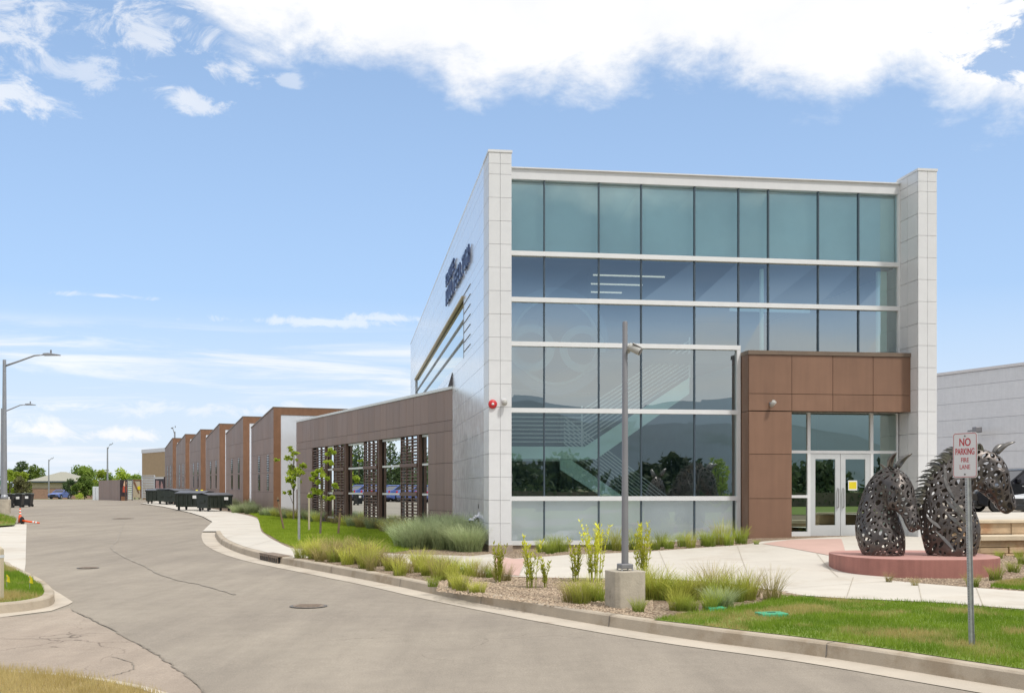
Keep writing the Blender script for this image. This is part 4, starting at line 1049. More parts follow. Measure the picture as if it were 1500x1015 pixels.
def rrect(w, h, r, n=6):
    P = []
    for cx_, cz_, a0 in ((w-r, h-r, 0), (-w+r, h-r, 90), (-w+r, -h+r, 180), (w-r, -h+r, 270)):
        for k in range(n+1): a = R(a0+90*k/n); P.append((cx_+r*math.cos(a), cz_+r*math.sin(a)))
    return P
pa_ = MB().prism(rrect(W2, H2, .03), 'y', -.012, -.009).build('sign_plate', M['signwhite'], sg); pa_.location = (sc0, 0, zc_)
mb = MB(); A_, B_ = rrect(W2-.007, H2-.007, .026), rrect(W2-.0125, H2-.0125, .021); n = len(A_)
mb.v = [(x, -.0135, z) for x, z in A_]+[(x, -.0135, z) for x, z in B_]
for i in range(n): j = (i+1) % n; mb.f.append((i, j, n+j, n+i))
mb.build('border', M['signred'], pa_, fix=False)
for t, s, z, w_, bo in (('NO', .108, .095, .86, .0016), ('PARKING', .088, .008, .66, .0013), ('FIRE', .066, -.070, .84, .0), ('LANE', .066, -.140, .84, .0)):
    text_mesh('lettering', t, s, M['signred'], pa_, (0, -.0135, z), w_, bold=bo)
for z in (H2-.035, -H2+.035): MB().lathe([(.009,0),(.007,.006)], 10, Matrix.Translation((0,-.012,z)) @ MX).build('bolt', M['iron'], pa_)
# camera pole on its cast concrete foot
cxp, cyp = gp(915.5, 888, HR); cz0 = HR(cxp, cyp); pxm = F/cyp
fh = at(915, 835, cyp).z-cz0
cp = thing('camera_pole', 'tapered grey camera pole bolted to a square concrete foot in the planting bed', 'pole', (cxp, cyp, cz0), R(18))
MB().prism([(-.165,-.22),(.165,-.22),(.22,-.165),(.22,.165),(.165,.22),(-.165,.22),(-.22,.165),(-.22,-.165)], 'z', -.1, fh).build('concrete_foot', M['base_conc'], cp, bevel=.012)
ph = at(914, 471, cyp).z-cz0
MB().tube([(0,0,fh+.05),(0,0,ph-.02),(0,0,ph)], [.047,.035,.029], 20).build('shaft', M['pole'], cp, True).modifiers.new('e', 'EDGE_SPLIT')
MB().box(-.085,.085,-.085,.085,fh+.025,fh+.09).build('base_cover', M['pole'], cp, bevel=.012)
for a in (-1,1):
    for b in (-1,1): MB().tube([(a*.075,b*.075,fh-.005),(a*.075,b*.075,fh+.03)], .012, 6).build('anchor_bolt', M['galv'], cp)
cc_ = thing('pole_camera', 'beige surveillance camera bracketed to the side of the grey pole', 'security camera', (cxp, cyp, at(0, 513, cyp).z), 0)
MB().box(.030,.065,-.03,.03,-.04,.05).tube([(.06,0,.0),(.12,-.02,.02)], .016, 8).build('bracket', M['camgrey'], cc_, bevel=.006)
hd = MB().tube([(.05,-.05,.045),(.19,-.11,-.035)], .052, 14).build('housing', M['camgrey'], cc_, True); hd.modifiers.new('e', 'EDGE_SPLIT')
MB().tube([(.188,-.109,-.034),(.197,-.113,-.039)], .042, 14).build('lens', M['lens'], hd)
MB().prism([(-.06,.055),(.07,.055),(.07,.062),(-.06,.062)], 'y', -.06, .06, Matrix.Translation((.12,-.08,.0)) @ Matrix.Rotation(R(28), 4, 'Y')).build('sunshield', M['signwhite'], hd)

# ================================================================== DUMPSTERS AND BINS
def make_dumpster():
    r = thing('dumpster', '', 'dumpster', (0,0,0), 0, 'dark green dumpsters on the concrete apron')
    w, d, h = .92, .62, 1.12
    b = MB().prism([(-d*.86,.20),(d*.80,.20),(d,h-.05),(-d,h-.14)], 'x', -w, w)
    for k in range(6): x = -w+.16+k*(2*w-.32)/5; b.box(x-.03, x+.03, -d*.99-.03, -d*.86, .28, h-.22)
    b.box(-w-.03, w+.03, -d-.03, -d+.02, h-.20, h-.13); b.box(-w-.05, -w, -.25, .25, .55, .72); b.box(w, w+.05, -.25, .25, .55, .72)
    b.build('body', M['dump'], r, bevel=.01)
    MB().prism([(-d-.04,h-.13),(0,h-.01),(d+.02,h-.04),(d+.02,h),(0,h+.035),(-d-.04,h-.09)], 'x', -w-.02, -.01).prism([(-d-.04,h-.13),(0,h-.01),(d+.02,h-.04),(d+.02,h),(0,h+.035),(-d-.04,h-.09)], 'x', .01, w+.02).build('lid', M['lid'], r)
    for x in (-w+.14, w-.14):
        for y in (-d*.7, d*.65): MB().lathe([(.085,-.03),(.09,0),(.085,.03)], 14, Matrix.Translation((x,y,.09)) @ Matrix.Rotation(R(90), 4, 'Y')).box(x-.05, x+.05, y-.05, y+.05, .12, .21).build('caster', M['black'], r)
    MB().box(.25, .55, -d*.99-.045, -d*.99-.034, h-.42, h-.24).build('sticker', M['paper'], r)
    return r
D0 = make_dumpster()
dl = [(285,747,R(-14),1.0,'dark green dumpster with pale grey lid, its front panel widest in the group'),(314,748.5,R(52),.92,'dark green dumpster turned end-on, lighter grey side towards the road'),(338,739,R(8),.95,'dark green dumpster at the right end of the group beside the second bay'),(262,739,R(60),1.0,'dark green dumpster half hidden behind the widest one'),(235,737.5,R(0),1.0,'dark green dumpster farthest left, below the dark poster'),(250,738,R(75),1.0,'dark dumpster in shadow wedged between two others at the back')]
for i, (u, v, a, s, lab) in enumerate(dl):
    x, y = gp(u, v, HR)
    if i == 0: D0.location = (x, y, HR(x, y)); D0.rotation_euler.z = a; D0['label'] = lab
    else: dup(D0, (x, y, HR(x, y)), a, lab, scale=s)
def make_cart():
    r = thing('wheeled_bin', '', 'trash bin', (0,0,0), 0, 'black wheeled bins in a row at the road edge')
    MB().prism([(-.26,.10),(.22,.10),(.33,.95),(-.33,.95)], 'y', -.28, .28).build('body', M['black'], r, bevel=.02)
    MB().prism([(-.37,.955),(.36,.955),(.30,1.03),(-.30,1.05)], 'y', -.31, .31).build('lid', M['dump_side'], r, bevel=.015)
    for y in (-.25, .25): MB().lathe([(.10,-.03),(.105,0),(.10,.03)], 14, Matrix.Translation((.2,y,.10)) @ MX).build('wheel', M['tyre'], r)
    MB().box(-.12,.12,-.302,-.285,.62,.80).build('sticker', M['paper'], r)
    return r
T0 = make_cart(); tl = [(41.5,742,'black wheeled bin with white label at the right end of the row'),(28,743,'black wheeled bin with white label, second from the right end of the row'),(13.5,743.5,'black wheeled bin partly behind the street lamp pole'),(-2,744,'black wheeled bin at the left edge of the picture')]
for i, (u, v, lab) in enumerate(tl):
    x, y = gp(u, v, g)
    if i == 0: T0.location = (x, y, g(x, y)); T0['label'] = lab; T0.scale = (.9,)*3
    else: dup(T0, (x, y, g(x, y)), R(4*i), lab, scale=.9)
# delineators
x, y = gp(29.5, 766, g)
tc_s = .62
tc = thing('traffic_channelizer', 'upright orange traffic channelizer post with white bands by the grass edge', 'traffic cone', (x, y, g(x, y)))
tc.scale = (tc_s,)*3
MB().lathe([(.19,0),(.19,.03),(.16,.05)], 8).build('base', M['black'], tc)
MB().lathe([(.13,.05),(.11,.50),(.075,.52),(.05,.98),(.03,1.02)], 18).build('body', M['orange'], tc, True)
for z0, r0 in ((.60,.072),(.80,.062)): MB().lathe([(r0+.004,z0),(r0-.002,z0+.10)], 18).build('white_band', M['paper'], tc, True)
x, y = gp(31.5, 767.5, g)
fp = thing('fallen_channelizer', 'orange traffic post lying on the asphalt with its black rubber base upended', 'traffic cone', (x, y, g(x, y)), R(-6))
fp.scale = (.66,)*3
MB().lathe([(.24,-.035),(.25,0),(.24,.035)], 18, Matrix.Translation((.04,0,.23)) @ Matrix.Rotation(R(82), 4, 'Y')).build('base', M['black'], fp)
MB().tube([(.08,0,.22),(.5,0,.16),(1.18,0,.08)], [.07,.06,.045], 14).build('body', M['orange'], fp, True)
for a in (.74, .92): MB().tube([(a,0,.22-.125*a+.012),(a+.10,0,.22-.125*(a+.1)+.012)], [.060,.058], 14).build('white_band', M['paper'], fp, True)
# street lamps
def lamp(name, label, u, vb, vt, ut, vtip, Y, foot, grp=None, hfun=g):
    x = (u-CU)/F*Y; z0 = hfun(x, Y); r = thing(name, label, 'street lamp', (x, Y, z0), 0, grp)
    zt_ = at(u, vt, Y).z-z0; tx_ = (ut-u)/F*Y; tz_ = at(ut, vtip, Y).z-z0
    MB().tube([(0,0,foot),(0,0,zt_)], [.15,.09], 14).build('pole', M['lampgrey'], r, True).modifiers.new('e', 'EDGE_SPLIT')
    k = tx_*.72
    MB().tube([(0,0,zt_-.35),(k*.35,0,zt_-.35+(tz_-zt_+.35)*.42),(k*.75,0,tz_-.05),(k,0,tz_)], [.055,.05,.045,.04], 10).build('arm', M['lampgrey'], r, True)
    hd = MB().prism([(k-.05,tz_-.06),(tx_,tz_-.05),(tx_,tz_+.0),(k+.25,tz_+.09),(k-.05,tz_+.07)], 'y', -.14, .14).build('lamp_head', M['lampgrey'], r, bevel=.02)
    MB().tube([(k+.35,0,tz_+.06),(k+.35,0,tz_+.26)], .05, 8).build('photocell', M['pole'], hd)
    if foot:
        MB().lathe([(.33,-.2),(.33,foot),(.31,foot+.02)], 20).build('concrete_foot', M['base_conc'], r)
        MB().lathe([(.20,foot+.02),(.19,foot+.15),(.14,foot+.30)], 16).build('base_cover', M['lampgrey'], r, True)
    return r
lamp('street_lamp', 'tall grey street lamp on a concrete foot at the left edge, arm over the road', 6.5, 758, 527, 88, 519.5, 60.5, .75)
lamp('street_lamp', 'second grey street lamp behind the first, its arm lower in the picture', 3, 738, 598, 52, 592.5, 92, .4)
lamp('street_lamp', 'small far street lamp in front of the tan house', 71.5, 729, 673, 77, 671.5, 205, 0)
lamp('street_lamp', 'far street lamp standing among the trees beyond the brown enclosure', 157.5, 725, 655, 163, 651, 160, 0)
lamp('street_lamp', 'far street lamp rising above the roof of the last sawtooth bay', 256, 715, 632, 251, 627, 130, 0)

# ================================================================== END OF THE ROAD: enclosure, gate, fence, murals
YE = 104
def wall_px(name, label, cat, u0, u1, vt, vb, Y0, Y1, m, th=.2):
    a, b = at(u0, vb, Y0), at(u1, vb, Y1); d = Vector((b.x-a.x, b.y-a.y)); z0 = min(a.z, b.z)-.1
    r = thing(name, label, cat, (a.x, a.y, z0), math.atan2(d.y, d.x)); return r, d.length, at(u0, vt, Y0).z-z0
r, L, h = wall_px('enclosure_wall', 'tall grey-brown panel enclosure wall at the end of the road', 'wall', 144.5, 176.5, 703.5, 732, 107, 98, M['taupe'])
p = MB(); p.panels([L*k/8 for k in range(9)], [0, h], 0, .05, .02); p.build('panel', M['taupe'], r); MB().box(0, L, .045, .2, 0, h-.01).box(L-.2, L, .21, .5, 0, h-.01).build('core', M['taupe_core'], r)
r, L, h = wall_px('mural_panel', 'narrow painted panel in red, cream and black beside the enclosure wall', 'mural', 176.8, 186, 703, 732, 97.8, 98.4, None)
MB().box(0, L, 0, .1, 0, h).build('panel', M['poster'], r)
MB().prism([(L*.3,h*.42),(L*.95,h*.42),(L*.95,h*.72),(L*.7,h*.80),(L*.35,h*.68)], 'y', -.012, -.002).build('red_patch', M['mural_red'], r)
MB().prism([(L*.40,h*.74),(L*.86,h*.66),(L*.95,h*.9),(L*.55,h*.97)], 'y', -.018, -.013).build('cream_patch', M['mural_skin'], r)
MB().box(L*.05, L*.95, -.012, -.002, 0, h*.22).build('brown_patch', M['rust_panel'], r)
def slats(name, label, cat, u0, u1, vt, vb, Y0, Y1, n, m, frame):
    r, L, h = wall_px(name, label, cat, u0, u1, vt, vb, Y0, Y1, m); mb = MB()
    for k in range(n): z = .12+(h-.2)*k/n; mb.box(.05, L-.05, 0, .04, z, z+(h-.2)/n*.62)
    mb.build('slat', m, r); f = MB().box(0, .08, -.03, .07, 0, h).box(L-.08, L, -.03, .07, 0, h).box(.08, L-.08, -.03, .07, h-.06, h); f.build('frame', frame, r); return r, L, h
slats('slatted_gate', 'white slatted gate with a dark frame beside the painted panel', 'gate', 186, 194.5, 702, 731, 99, 99.5, 10, M['slat'], M['pole'])
r, L, h = wall_px('gate_panel', 'pale gate panel with a diagonal brace, between the slatted gate and slatted fence', 'gate', 194.5, 207.5, 702, 728.5, 101, 101, None)
MB().box(0, L, 0, .05, .1, h-.1).build('panel', M['cream'], r); MB().box(0, L, -.05, -.002, h-.1, h).box(L-.1, L, -.05, -.002, 0, h-.1).prism([(.05,h-.2),(.2,h-.2),(L*.75,.5),(L*.65,.5)], 'y', -.05, -.002).build('brace', M['rust_panel'], r)
MB().lathe([(.16,0),(.18,.02)], 14, Matrix.Translation((L*.72,-.02,h*.55)) @ MX).build('latch', M['yellow'], r)
slats('slatted_fence', 'white horizontal slatted fence left of the dark poster', 'fence', 207.5, 226.5, 696, 729, 101, 100, 13, M['slat'], M['slat'])
r, L, h = wall_px('poster_board', 'dark poster board with pinkish shapes above the farthest dumpster', 'poster', 226.5, 240.5, 698.5, 735, 96, 94.5, None)
MB().box(0, L, 0, .1, h*.45, h).box(.05, .15, .02, .1, 0, h*.45).box(L-.15, L-.05, .02, .1, 0, h*.45).build('board', M['poster'], r)
MB().prism([(L*.12,h*.55),(L*.5,h*.52),(L*.45,h*.85),(L*.15,h*.88)], 'y', -.012, -.002).prism([(L*.6,h*.52),(L*.92,h*.5),(L*.85,h*.72),(L*.7,h*.85)], 'y', -.012, -.002).build('pink_patch', M['poster_pink'], r)
MB().box(L*.05, L*.95, -.012, -.002, h*.93, h*.99).build('pale_patch', M['paper'], r)
r, L, h = wall_px('utility_cabinet', 'pale grey utility cabinet left of the enclosure wall', 'cabinet', 135.5, 144, 712.5, 731.5, 108, 108, None)
MB().box(0, L, 0, 1, 0, h).build('body', M['slat'], r, bevel=.03); MB().box(L*.48, L*.52, -.01, -.002, .1, h-.1).build('door_seam', M['pole'], r)
for u, lab in ((288.3, 'yellow bollard left of its twin in front of the fourth bay'), (295.5, 'yellow bollard right of its twin in front of the fourth bay')):
    a = at(u, 722, 83); b_ = thing('bollard', lab, 'bollard', (a.x, 83, HR(a.x, 83)), 0, 'yellow bollards'); MB().lathe([(.10,0),(.10,1.0),(.07,1.07)], 12).build('post', M['yellow'], b_, True); MB().lathe([(.103,.82),(.103,.90)], 12).build('band', M['black'], b_, True)
x, y = gp(1, 735, g)
gs = thing('street_sign', 'small green road sign on a pole at the left picture edge', 'sign', (at(1, 0, 110).x, 110, g(0, 110)))
MB().box(-.04,.04,0,.04,0,1.75).build('post', M['galv'], gs); MB().box(-.5,.25,-.03,-.002,1.45,1.95).build('plate', M['greenlid'], gs)
# ================================================================== GROUND FITTINGS
def cover(u, v, rad, label, h=g):
    x, y = gp(u, v, h); r = thing('manhole_cover', label, 'manhole cover', (x, y, h(x, y)+.008), 0, 'manhole covers in the road')
    MB().lathe([(rad,0),(rad,.004)], 28).build('rim', M['iron'], r)
    b = MB().lathe([(rad*.84,.0045),(rad*.83,.009)], 28)
    for k in range(7): q = -.5+k/6; b.box(-rad*.6, rad*.6, rad*q*1.1-.012, rad*q*1.1+.012, .0095, .013)
    b.build('lid', M['rustiron'], r)
cover(452, 888, .27, 'round iron manhole cover in the asphalt near the middle of the road')
cover(129, 832, .22, 'iron manhole cover left in the road, seen almost edge-on')
cover(180, 759.5, .5, 'far iron manhole cover up the road towards the dumpsters')
# kerb inlet
a, b = Vector(gp(383.5, 819.3, g)), Vector(gp(410, 825.3, g)); d = b-a
gi = thing('storm_inlet', 'rusty two-bay storm drain inlet set into the kerb', 'storm drain', (a.x, a.y, g(a.x, a.y)), math.atan2(d.y, d.x))
L = d.length
for k in range(2):
    x0_ = L*(.02+.51*k); x1_ = L*(.47+.51*k)
    MB().box(x0_, x1_, -.035, .05, .005, .135).build('opening', M['black'], gi)
    f = MB()
    for q in range(5): x = x0_+(x1_-x0_)*q/4; f.box(x-.012, x+.012, -.05, -.036, .0, .14)
    f.box(x0_, x1_, -.052, -.038, .10, .13)
    f.build('grate', M['rustiron'], gi)
MB().box(-.05, L+.05, -.052, .28, .136, .158).build('iron_lip', M['rustiron'], gi)
for u, v, s, lab in ((1130, 902, .17, 'rectangular green irrigation valve lid in the bare patch of lawn'), (1048, 893.5, .12, 'smaller green irrigation lid at the edge of the ornamental grasses')):
    x, y = gp(u, v, HR); r = thing('valve_lid', lab, 'valve box', (x, y, HR(x, y)+.02), R(10)); MB().box(-s, s, -s*.75, s*.75, -.06, .025).build('lid', M['greenlid'], r, bevel=.008); MB().box(-s*.3, s*.3, -.012, .012, .0255, .03).build('handle_slot', M['black'], r)
for u, v, lab in ((10, 863, 'small yellow marker flag in the grass island beside the pale post'), (43.5, 865, 'small yellow marker flag near the tip of the grass island')):
    x, y = gp(u, v, HI); r = thing('marker_flag', lab, 'flag', (x, y, HI(x, y)), R(-10)); MB().tube([(0,0,0),(0,0,.20)], .004, 6).build('wire', M['galv'], r)
    q = MB(); 
    for k in range(4): q.v += [(.0+.02*k-.01, -.012*math.sin(k*1.6), .13-.008*k), (.0+.02*k-.01, .012*math.sin(k*1.6+.6), .235-.012*k)]
    for k in range(3): q.f.append((2*k, 2*k+2, 2*k+3, 2*k+1))
    q.build('flag', M['yellow'], r, fix=False)
x, y = gp(1, 879, HI); r = thing('marker_post', 'pale square marker post at the left edge in the grass island', 'post', (x-.03, y, HI(x, y)))
MB().box(-.055,.055,-.055,.055,-.1,.72).prism([(-.055,.72),(.055,.72),(.0,.76)], 'y', -.055, .055).build('post', M['cream'], r, bevel=.008); MB().box(-.057,.057,-.057,.057,.60,.64).build('band', M['slat'], r)
# edge-on sign post and stakes by the young trees
x, y = gp(438, 793, HR); r = thing('sign_post', 'thin grey post with a white sign seen edge-on in the small lawn', 'sign', (x, y, HR(x, y)))
hz = at(437, 698, y).z-HR(x, y)
MB().box(-.03,.03,-.02,.02,0,hz-.02).build('post', M['galv'], r); MB().box(-.042,-.036,-.15,.15,hz-.34,hz).build('sign_plate', M['signwhite'], r)
for u0, v0, u1, v1, Y, m, lab in ((452.7,757,452.7,721,39,'cream','pale upright stake behind the young trees'),(416.5,767,406.5,728,40,'wood','dark leaning stake left of the young trees'),(495,781,498.5,745,34,'wood','brown leaning wooden stake right of the young trees')):
    a, b = at(u0, v0, Y), at(u1, v1, Y); z0 = HR(a.x, Y); r = thing('tree_stake', lab, 'stake', (a.x, Y, z0), 0, 'stakes by the young trees')
    MB().tube([(0,0,-.1),(b.x-a.x,0,b.z-z0)], .035, 8).build('stake', M[m], r); MB().tube([(0+(b.x-a.x)*.9,0,(b.z-z0)*.88),((b.x-a.x)*.92,0,(b.z-z0)*.92)], .045, 8).build('strap', M['black'], r)
# ================================================================== STONE TERRACE
def stone_wall(label, x0, y0, x1, y1, z0, z1, rows, depth, cap, seed):
    d = Vector((x1-x0, y1-y0)); r = thing('stone_wall', label, 'stone wall', (x0, y0, 0), math.atan2(d.y, d.x)); L = d.length; rn = random.Random(seed); mb = MB(); hh = (z1-z0)/rows
    for k in range(rows):
        x = 0
        while x < L-.15:
            w = rn.uniform(.45, 1.3); e_ = min(L, x+w); o_ = rn.uniform(0, .035)
            mb.box(x+.006, e_-.006, o_, depth, z0+k*hh+.004, z0+(k+1)*hh-.004); x = e_
    mb.build('blocks', M['stone'], r, bevel=.012)
    if cap: MB().box(-.03, L+.03, -.05, depth+.02, z1, z1+cap).build('cap', M['stone_cap'], r, bevel=.012)
q0 = at(1432, 808, 22.5); 
stone_wall('lower tan stone wall of the terrace, right of the plinth', 9.55, 22.6, 16.5, 23.9, .28, .68, 3, .5, .10, 1)
stone_wall('upper tan stone wall with pale cap, behind the lower terrace wall', 9.85, 24.4, 17.0, 25.7, .5, .98, 2, .5, .07, 2)
sheet('terrace', [(9.9,24.9),(17,26.2),(22,27.5),(22,34),(12.5,34),(11.2,28.5)], lambda x, y: 1.02, M['concrete'], 0, 0)
sheet('terrace', [(9.6,23.1),(16.5,24.4),(16.5,25.9),(9.8,24.7)], lambda x, y: .60, M['concrete'], 0, 0)
# ================================================================== CARS
def car(name, label, paint, Lc, H, hood, loc, rz, suv=True, cat='car'):
    r = thing(name, label, cat, loc, rz); w = .92; wr = .37 if suv else .33; gc = .24
    def arch(cx_, n=9): return [(cx_-math.cos(math.pi*k/(n-1))*(wr+.07), wr+math.sin(math.pi*k/(n-1))*(wr+.06)) for k in range(n)]
    f, b = -Lc/2+.92, Lc/2-.95
    belt = hood+.10
    prof = [(-Lc/2+.05, gc+.1)]+[(f-(wr+.07), gc)]+arch(f)+[(f+wr+.07, gc), (b-(wr+.07), gc)]+arch(b)+[(b+wr+.07, gc), (Lc/2-.04, gc+.15), (Lc/2, belt-.25), (Lc/2-.10, belt), (-Lc/2+1.45, belt), (-Lc/2+1.15, hood), (-Lc/2+.22, hood-.12), (-Lc/2, hood-.30)]
    MB().prism(prof, 'y', -w, w).build('body', paint, r, bevel=.05)
    x0_, x1_, x2_, x3_ = -Lc/2+1.42, -Lc/2+2.15, Lc/2-(.55 if suv else 1.1), Lc/2-(.12 if suv else .35)
    g_ = MB(); wt_ = w-.16
    g_.v = [(x0_,-w+.05,belt),(x3_,-w+.05,belt),(x3_,w-.05,belt),(x0_,w-.05,belt),(x1_,-wt_,H-.06),(x2_,-wt_,H-.06),(x2_,wt_,H-.06),(x1_,wt_,H-.06)]; g_.f = [(0,1,5,4),(1,2,6,5),(2,3,7,6),(3,0,4,7),(4,5,6,7)]
    g_.build('window', M['lens'], r)
    MB().prism([(x1_-.05,H-.065),(x2_+.08,H-.065),(x2_,H),(x1_+.15,H)], 'y', -wt_-.015, wt_+.015).build('roof', paint, r, bevel=.025)
    for s in (-1, 1):
        for t0, t1, xx in ((0,0,0), (.42,.40,0), (1,1,0)):
            xb, xt = x0_+(x3_-x0_)*t0, x1_+(x2_-x1_)*t1; y0_, y1_ = s*(w-.045), s*(wt_+.008)
            MB().tube([(xb,y0_,belt-.02),(xt,y1_,H-.05)], .045, 8).build('window_pillar', paint, r)
        for cx_ in (f, b):
            wo = MB().lathe([(wr*.7,-.11),(wr,-.10),(wr,.10),(wr*.7,.11)], 24, Matrix.Translation((cx_, s*(w-.12), wr)) @ MX).build('tyre', M['tyre'], r)
            MB().lathe([(wr*.66,-.125),(wr*.60,.125)], 16, Matrix.Translation((cx_, s*(w-.12), wr)) @ MX).build('rim', M['rim'], wo)
        MB().box(-Lc/2-.01, -Lc/2+.16, s*(w-.36)-.2, s*(w-.36)+.2, hood-.36, hood-.20).build('headlight', M['lampglass'], r, bevel=.03)
        MB().box(x0_+.25, x0_+.42, s*(w+.02)-.09, s*(w+.02)+.09, belt-.02, belt+.15).build('wing_mirror', paint, r, bevel=.04)
        MB().box(Lc/2-.09, Lc/2+.01, s*(w-.14)-.09, s*(w-.14)+.09, belt-.35, belt-.05).build('tail_light', M['red'], r)
        for xx in (.35, -.55): MB().box(xx, xx+.18, s*(w+.012)-.012, s*(w+.012)+.012, belt-.16, belt-.12).build('door_handle', M['chrome'], r)
    MB().box(-Lc/2-.012, -Lc/2+.05, -.42, .42, hood-.42, hood-.22).build('grille', M['black'], r)
    MB().box(-Lc/2-.04, -Lc/2+.12, -w+.08, w-.08, gc+.05, gc+.25).build('bumper', M['black'], r, bevel=.03)
    return r
c1_ = at(1500, 745, 46); car('parked_suv', 'black parked sport utility vehicle behind the right horse head', M['carblack'], 4.9, 1.80, 1.12, (at(1497, 0, 46).x+.0, 46, HR(at(1497,0,46).x, 46)+.02), R(6))
wx_ = at(1482, 0, 39.5).x+2.2; car('parked_car', 'white parked car cut off by the right picture edge, in front of the black one', M['carwhite'], 4.4, 1.45, .92, (wx_, 39.2, HR(wx_, 39.2)+.02), R(4), False)
bx_ = at(80.5, 0, 175).x; car('parked_car', 'small blue vehicle parked in front of the far tan house', M['carblue'], 4.2, 1.5, .95, (bx_, 177, g(bx_, 177)), R(82), False)
car('parked_car', 'red car behind the camera that shows only in the glass front', M['carred'], 4.6, 1.6, 1.0, (-14, -22, g(0,-22)), R(10), True)

lot = car('parked_car', 'blue car in a row beyond the left picture edge, seen only in the wing windows', M['carblue'], 4.5, 1.5, .95, (-45, 72, g(-45, 72)), R(8), False)
lot['group'] = 'cars in the side lot'
for i in range(1, 7): dup(lot, (-45-.4*i, 72+2.7*i, g(-45, 72+2.7*i)), R(8))
# ================================================================== VEGETATION
def np_mesh(name, V, Fc, m, parent=None):
    me = bpy.data.meshes.new(name); V = np.asarray(V, dtype=np.float32); Fc = np.asarray(Fc, dtype=np.int32); k = Fc.shape[1]
    me.vertices.add(len(V)); me.vertices.foreach_set('co', V.ravel()); me.loops.add(Fc.size); me.loops.foreach_set('vertex_index', Fc.ravel())
    me.polygons.add(len(Fc)); me.polygons.foreach_set('loop_start', np.arange(0, Fc.size, k, dtype=np.int32)); me.polygons.foreach_set('loop_total', np.full(len(Fc), k, dtype=np.int32))
    me.update(calc_edges=True); me.validate(); return link(name, me, m, parent)
def blades(n, rad, h, spread, w, rng, droop=.25, segs=3, base_w=1.0):
    a = rng.uniform(0, 2*np.pi, n); rr = rad*np.sqrt(rng.uniform(0, 1, n)); hh = h*rng.uniform(.55, 1.05, n)
    bx, by = rr*np.cos(a), rr*np.sin(a); da = a+rng.normal(0, .7, n); out = spread*rng.uniform(.15, 1, n)*hh
    tw = rng.uniform(0, np.pi, n); V = []; 
    for s in range(segs+1):
        t = s/segs; o = out*(t**1.8); z = hh*(t-droop*t**3*rng.uniform(.3, 1, n)*0+0)*(1-droop*(t**2)*(out/(h+1e-6)))
        ww = w*(1-t)**.8*base_w+.0008
        cx, cy = bx+np.cos(da)*o, by+np.sin(da)*o
        V.append(np.stack([cx+np.cos(tw)*ww, cy+np.sin(tw)*ww, z], 1)); V.append(np.stack([cx-np.cos(tw)*ww, cy-np.sin(tw)*ww, z], 1))
    V = np.stack(V, 1); k = V.shape[1]; base = np.arange(n)[:, None]*k; Fc = []
    for s in range(segs): q = 2*s; Fc.append(np.concatenate([base+q, base+q+1, base+q+3, base+q+2], 1))
    return V.reshape(-1, 3), np.concatenate(Fc, 0)
rng = np.random.default_rng(7); rv = random.Random(21)
protos = {}
def proto(kind, k):
    if (kind, k) in protos: return protos[(kind, k)]
    r = np.random.default_rng(100+k+hash(kind) % 1 + len(kind)*13)
    spec = {'a': (170, .15, .52, .72, .0036, 'grass_a'), 'b': (190, .15, .42, .75, .004, 'grass_b'), 't': (130, .14, .56, .8, .0032, 'grass_t'), 'f': (520, .26, .60, .85, .0045, 'fescue')}[kind]
    V, Fc = blades(spec[0], spec[1], spec[2], spec[3], spec[4], r)
    me = np_mesh('blades', V, Fc, M[spec[5]]); d = me.data; bpy.data.objects.remove(me); protos[(kind, k)] = d; return d
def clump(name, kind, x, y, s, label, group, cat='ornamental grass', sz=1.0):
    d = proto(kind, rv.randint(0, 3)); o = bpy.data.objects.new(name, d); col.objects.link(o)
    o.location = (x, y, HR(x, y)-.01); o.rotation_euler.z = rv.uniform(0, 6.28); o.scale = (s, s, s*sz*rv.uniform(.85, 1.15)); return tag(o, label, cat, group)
LK = 'yellow-green ornamental grass clump in the gravel strip between kerb and sidewalk'
def scatter_line(px, n, spread, kinds, smin, smax, label, group, name='ornamental_grass', cat='ornamental grass', sz=1.0):
    P = [Vector(gp(u, v, HR)) for u, v in px]; ls = [(b-a).length for a, b in zip(P[:-1], P[1:])]; T = sum(ls)
    for i in range(n):
        t = (i+rv.random())/n*T; k = 0
        while k < len(ls)-1 and t > ls[k]: t -= ls[k]; k += 1
        p = P[k].lerp(P[k+1], min(1, t/ls[k])); clump(name, rv.choice(kinds), p.x+rv.uniform(-spread, spread), p.y+rv.uniform(-spread, spread), rv.uniform(smin, smax), label, group, cat, sz)
G1 = 'grasses between the kerb and the sidewalk'
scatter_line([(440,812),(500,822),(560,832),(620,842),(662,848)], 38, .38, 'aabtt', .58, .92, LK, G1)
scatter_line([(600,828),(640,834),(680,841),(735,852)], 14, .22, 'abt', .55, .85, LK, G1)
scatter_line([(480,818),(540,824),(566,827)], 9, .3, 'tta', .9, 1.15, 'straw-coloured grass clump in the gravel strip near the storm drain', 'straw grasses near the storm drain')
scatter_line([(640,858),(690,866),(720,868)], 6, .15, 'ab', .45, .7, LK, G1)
GR_ = 'yellow-green ornamental grass clump right of the camera pole foot'; G2 = 'grasses right of the camera pole'
scatter_line([(950,872),(985,880),(1020,880),(1060,880)], 14, .34, 'aabt', .7, 1.0, GR_, G2)
scatter_line([(980,893),(1010,895),(1050,892)], 5, .12, 'ab', .55, .75, GR_, G2)
scatter_line([(1060,882),(1090,878),(1112,875)], 7, .24, 'aabt', .65, .95, GR_, G2)
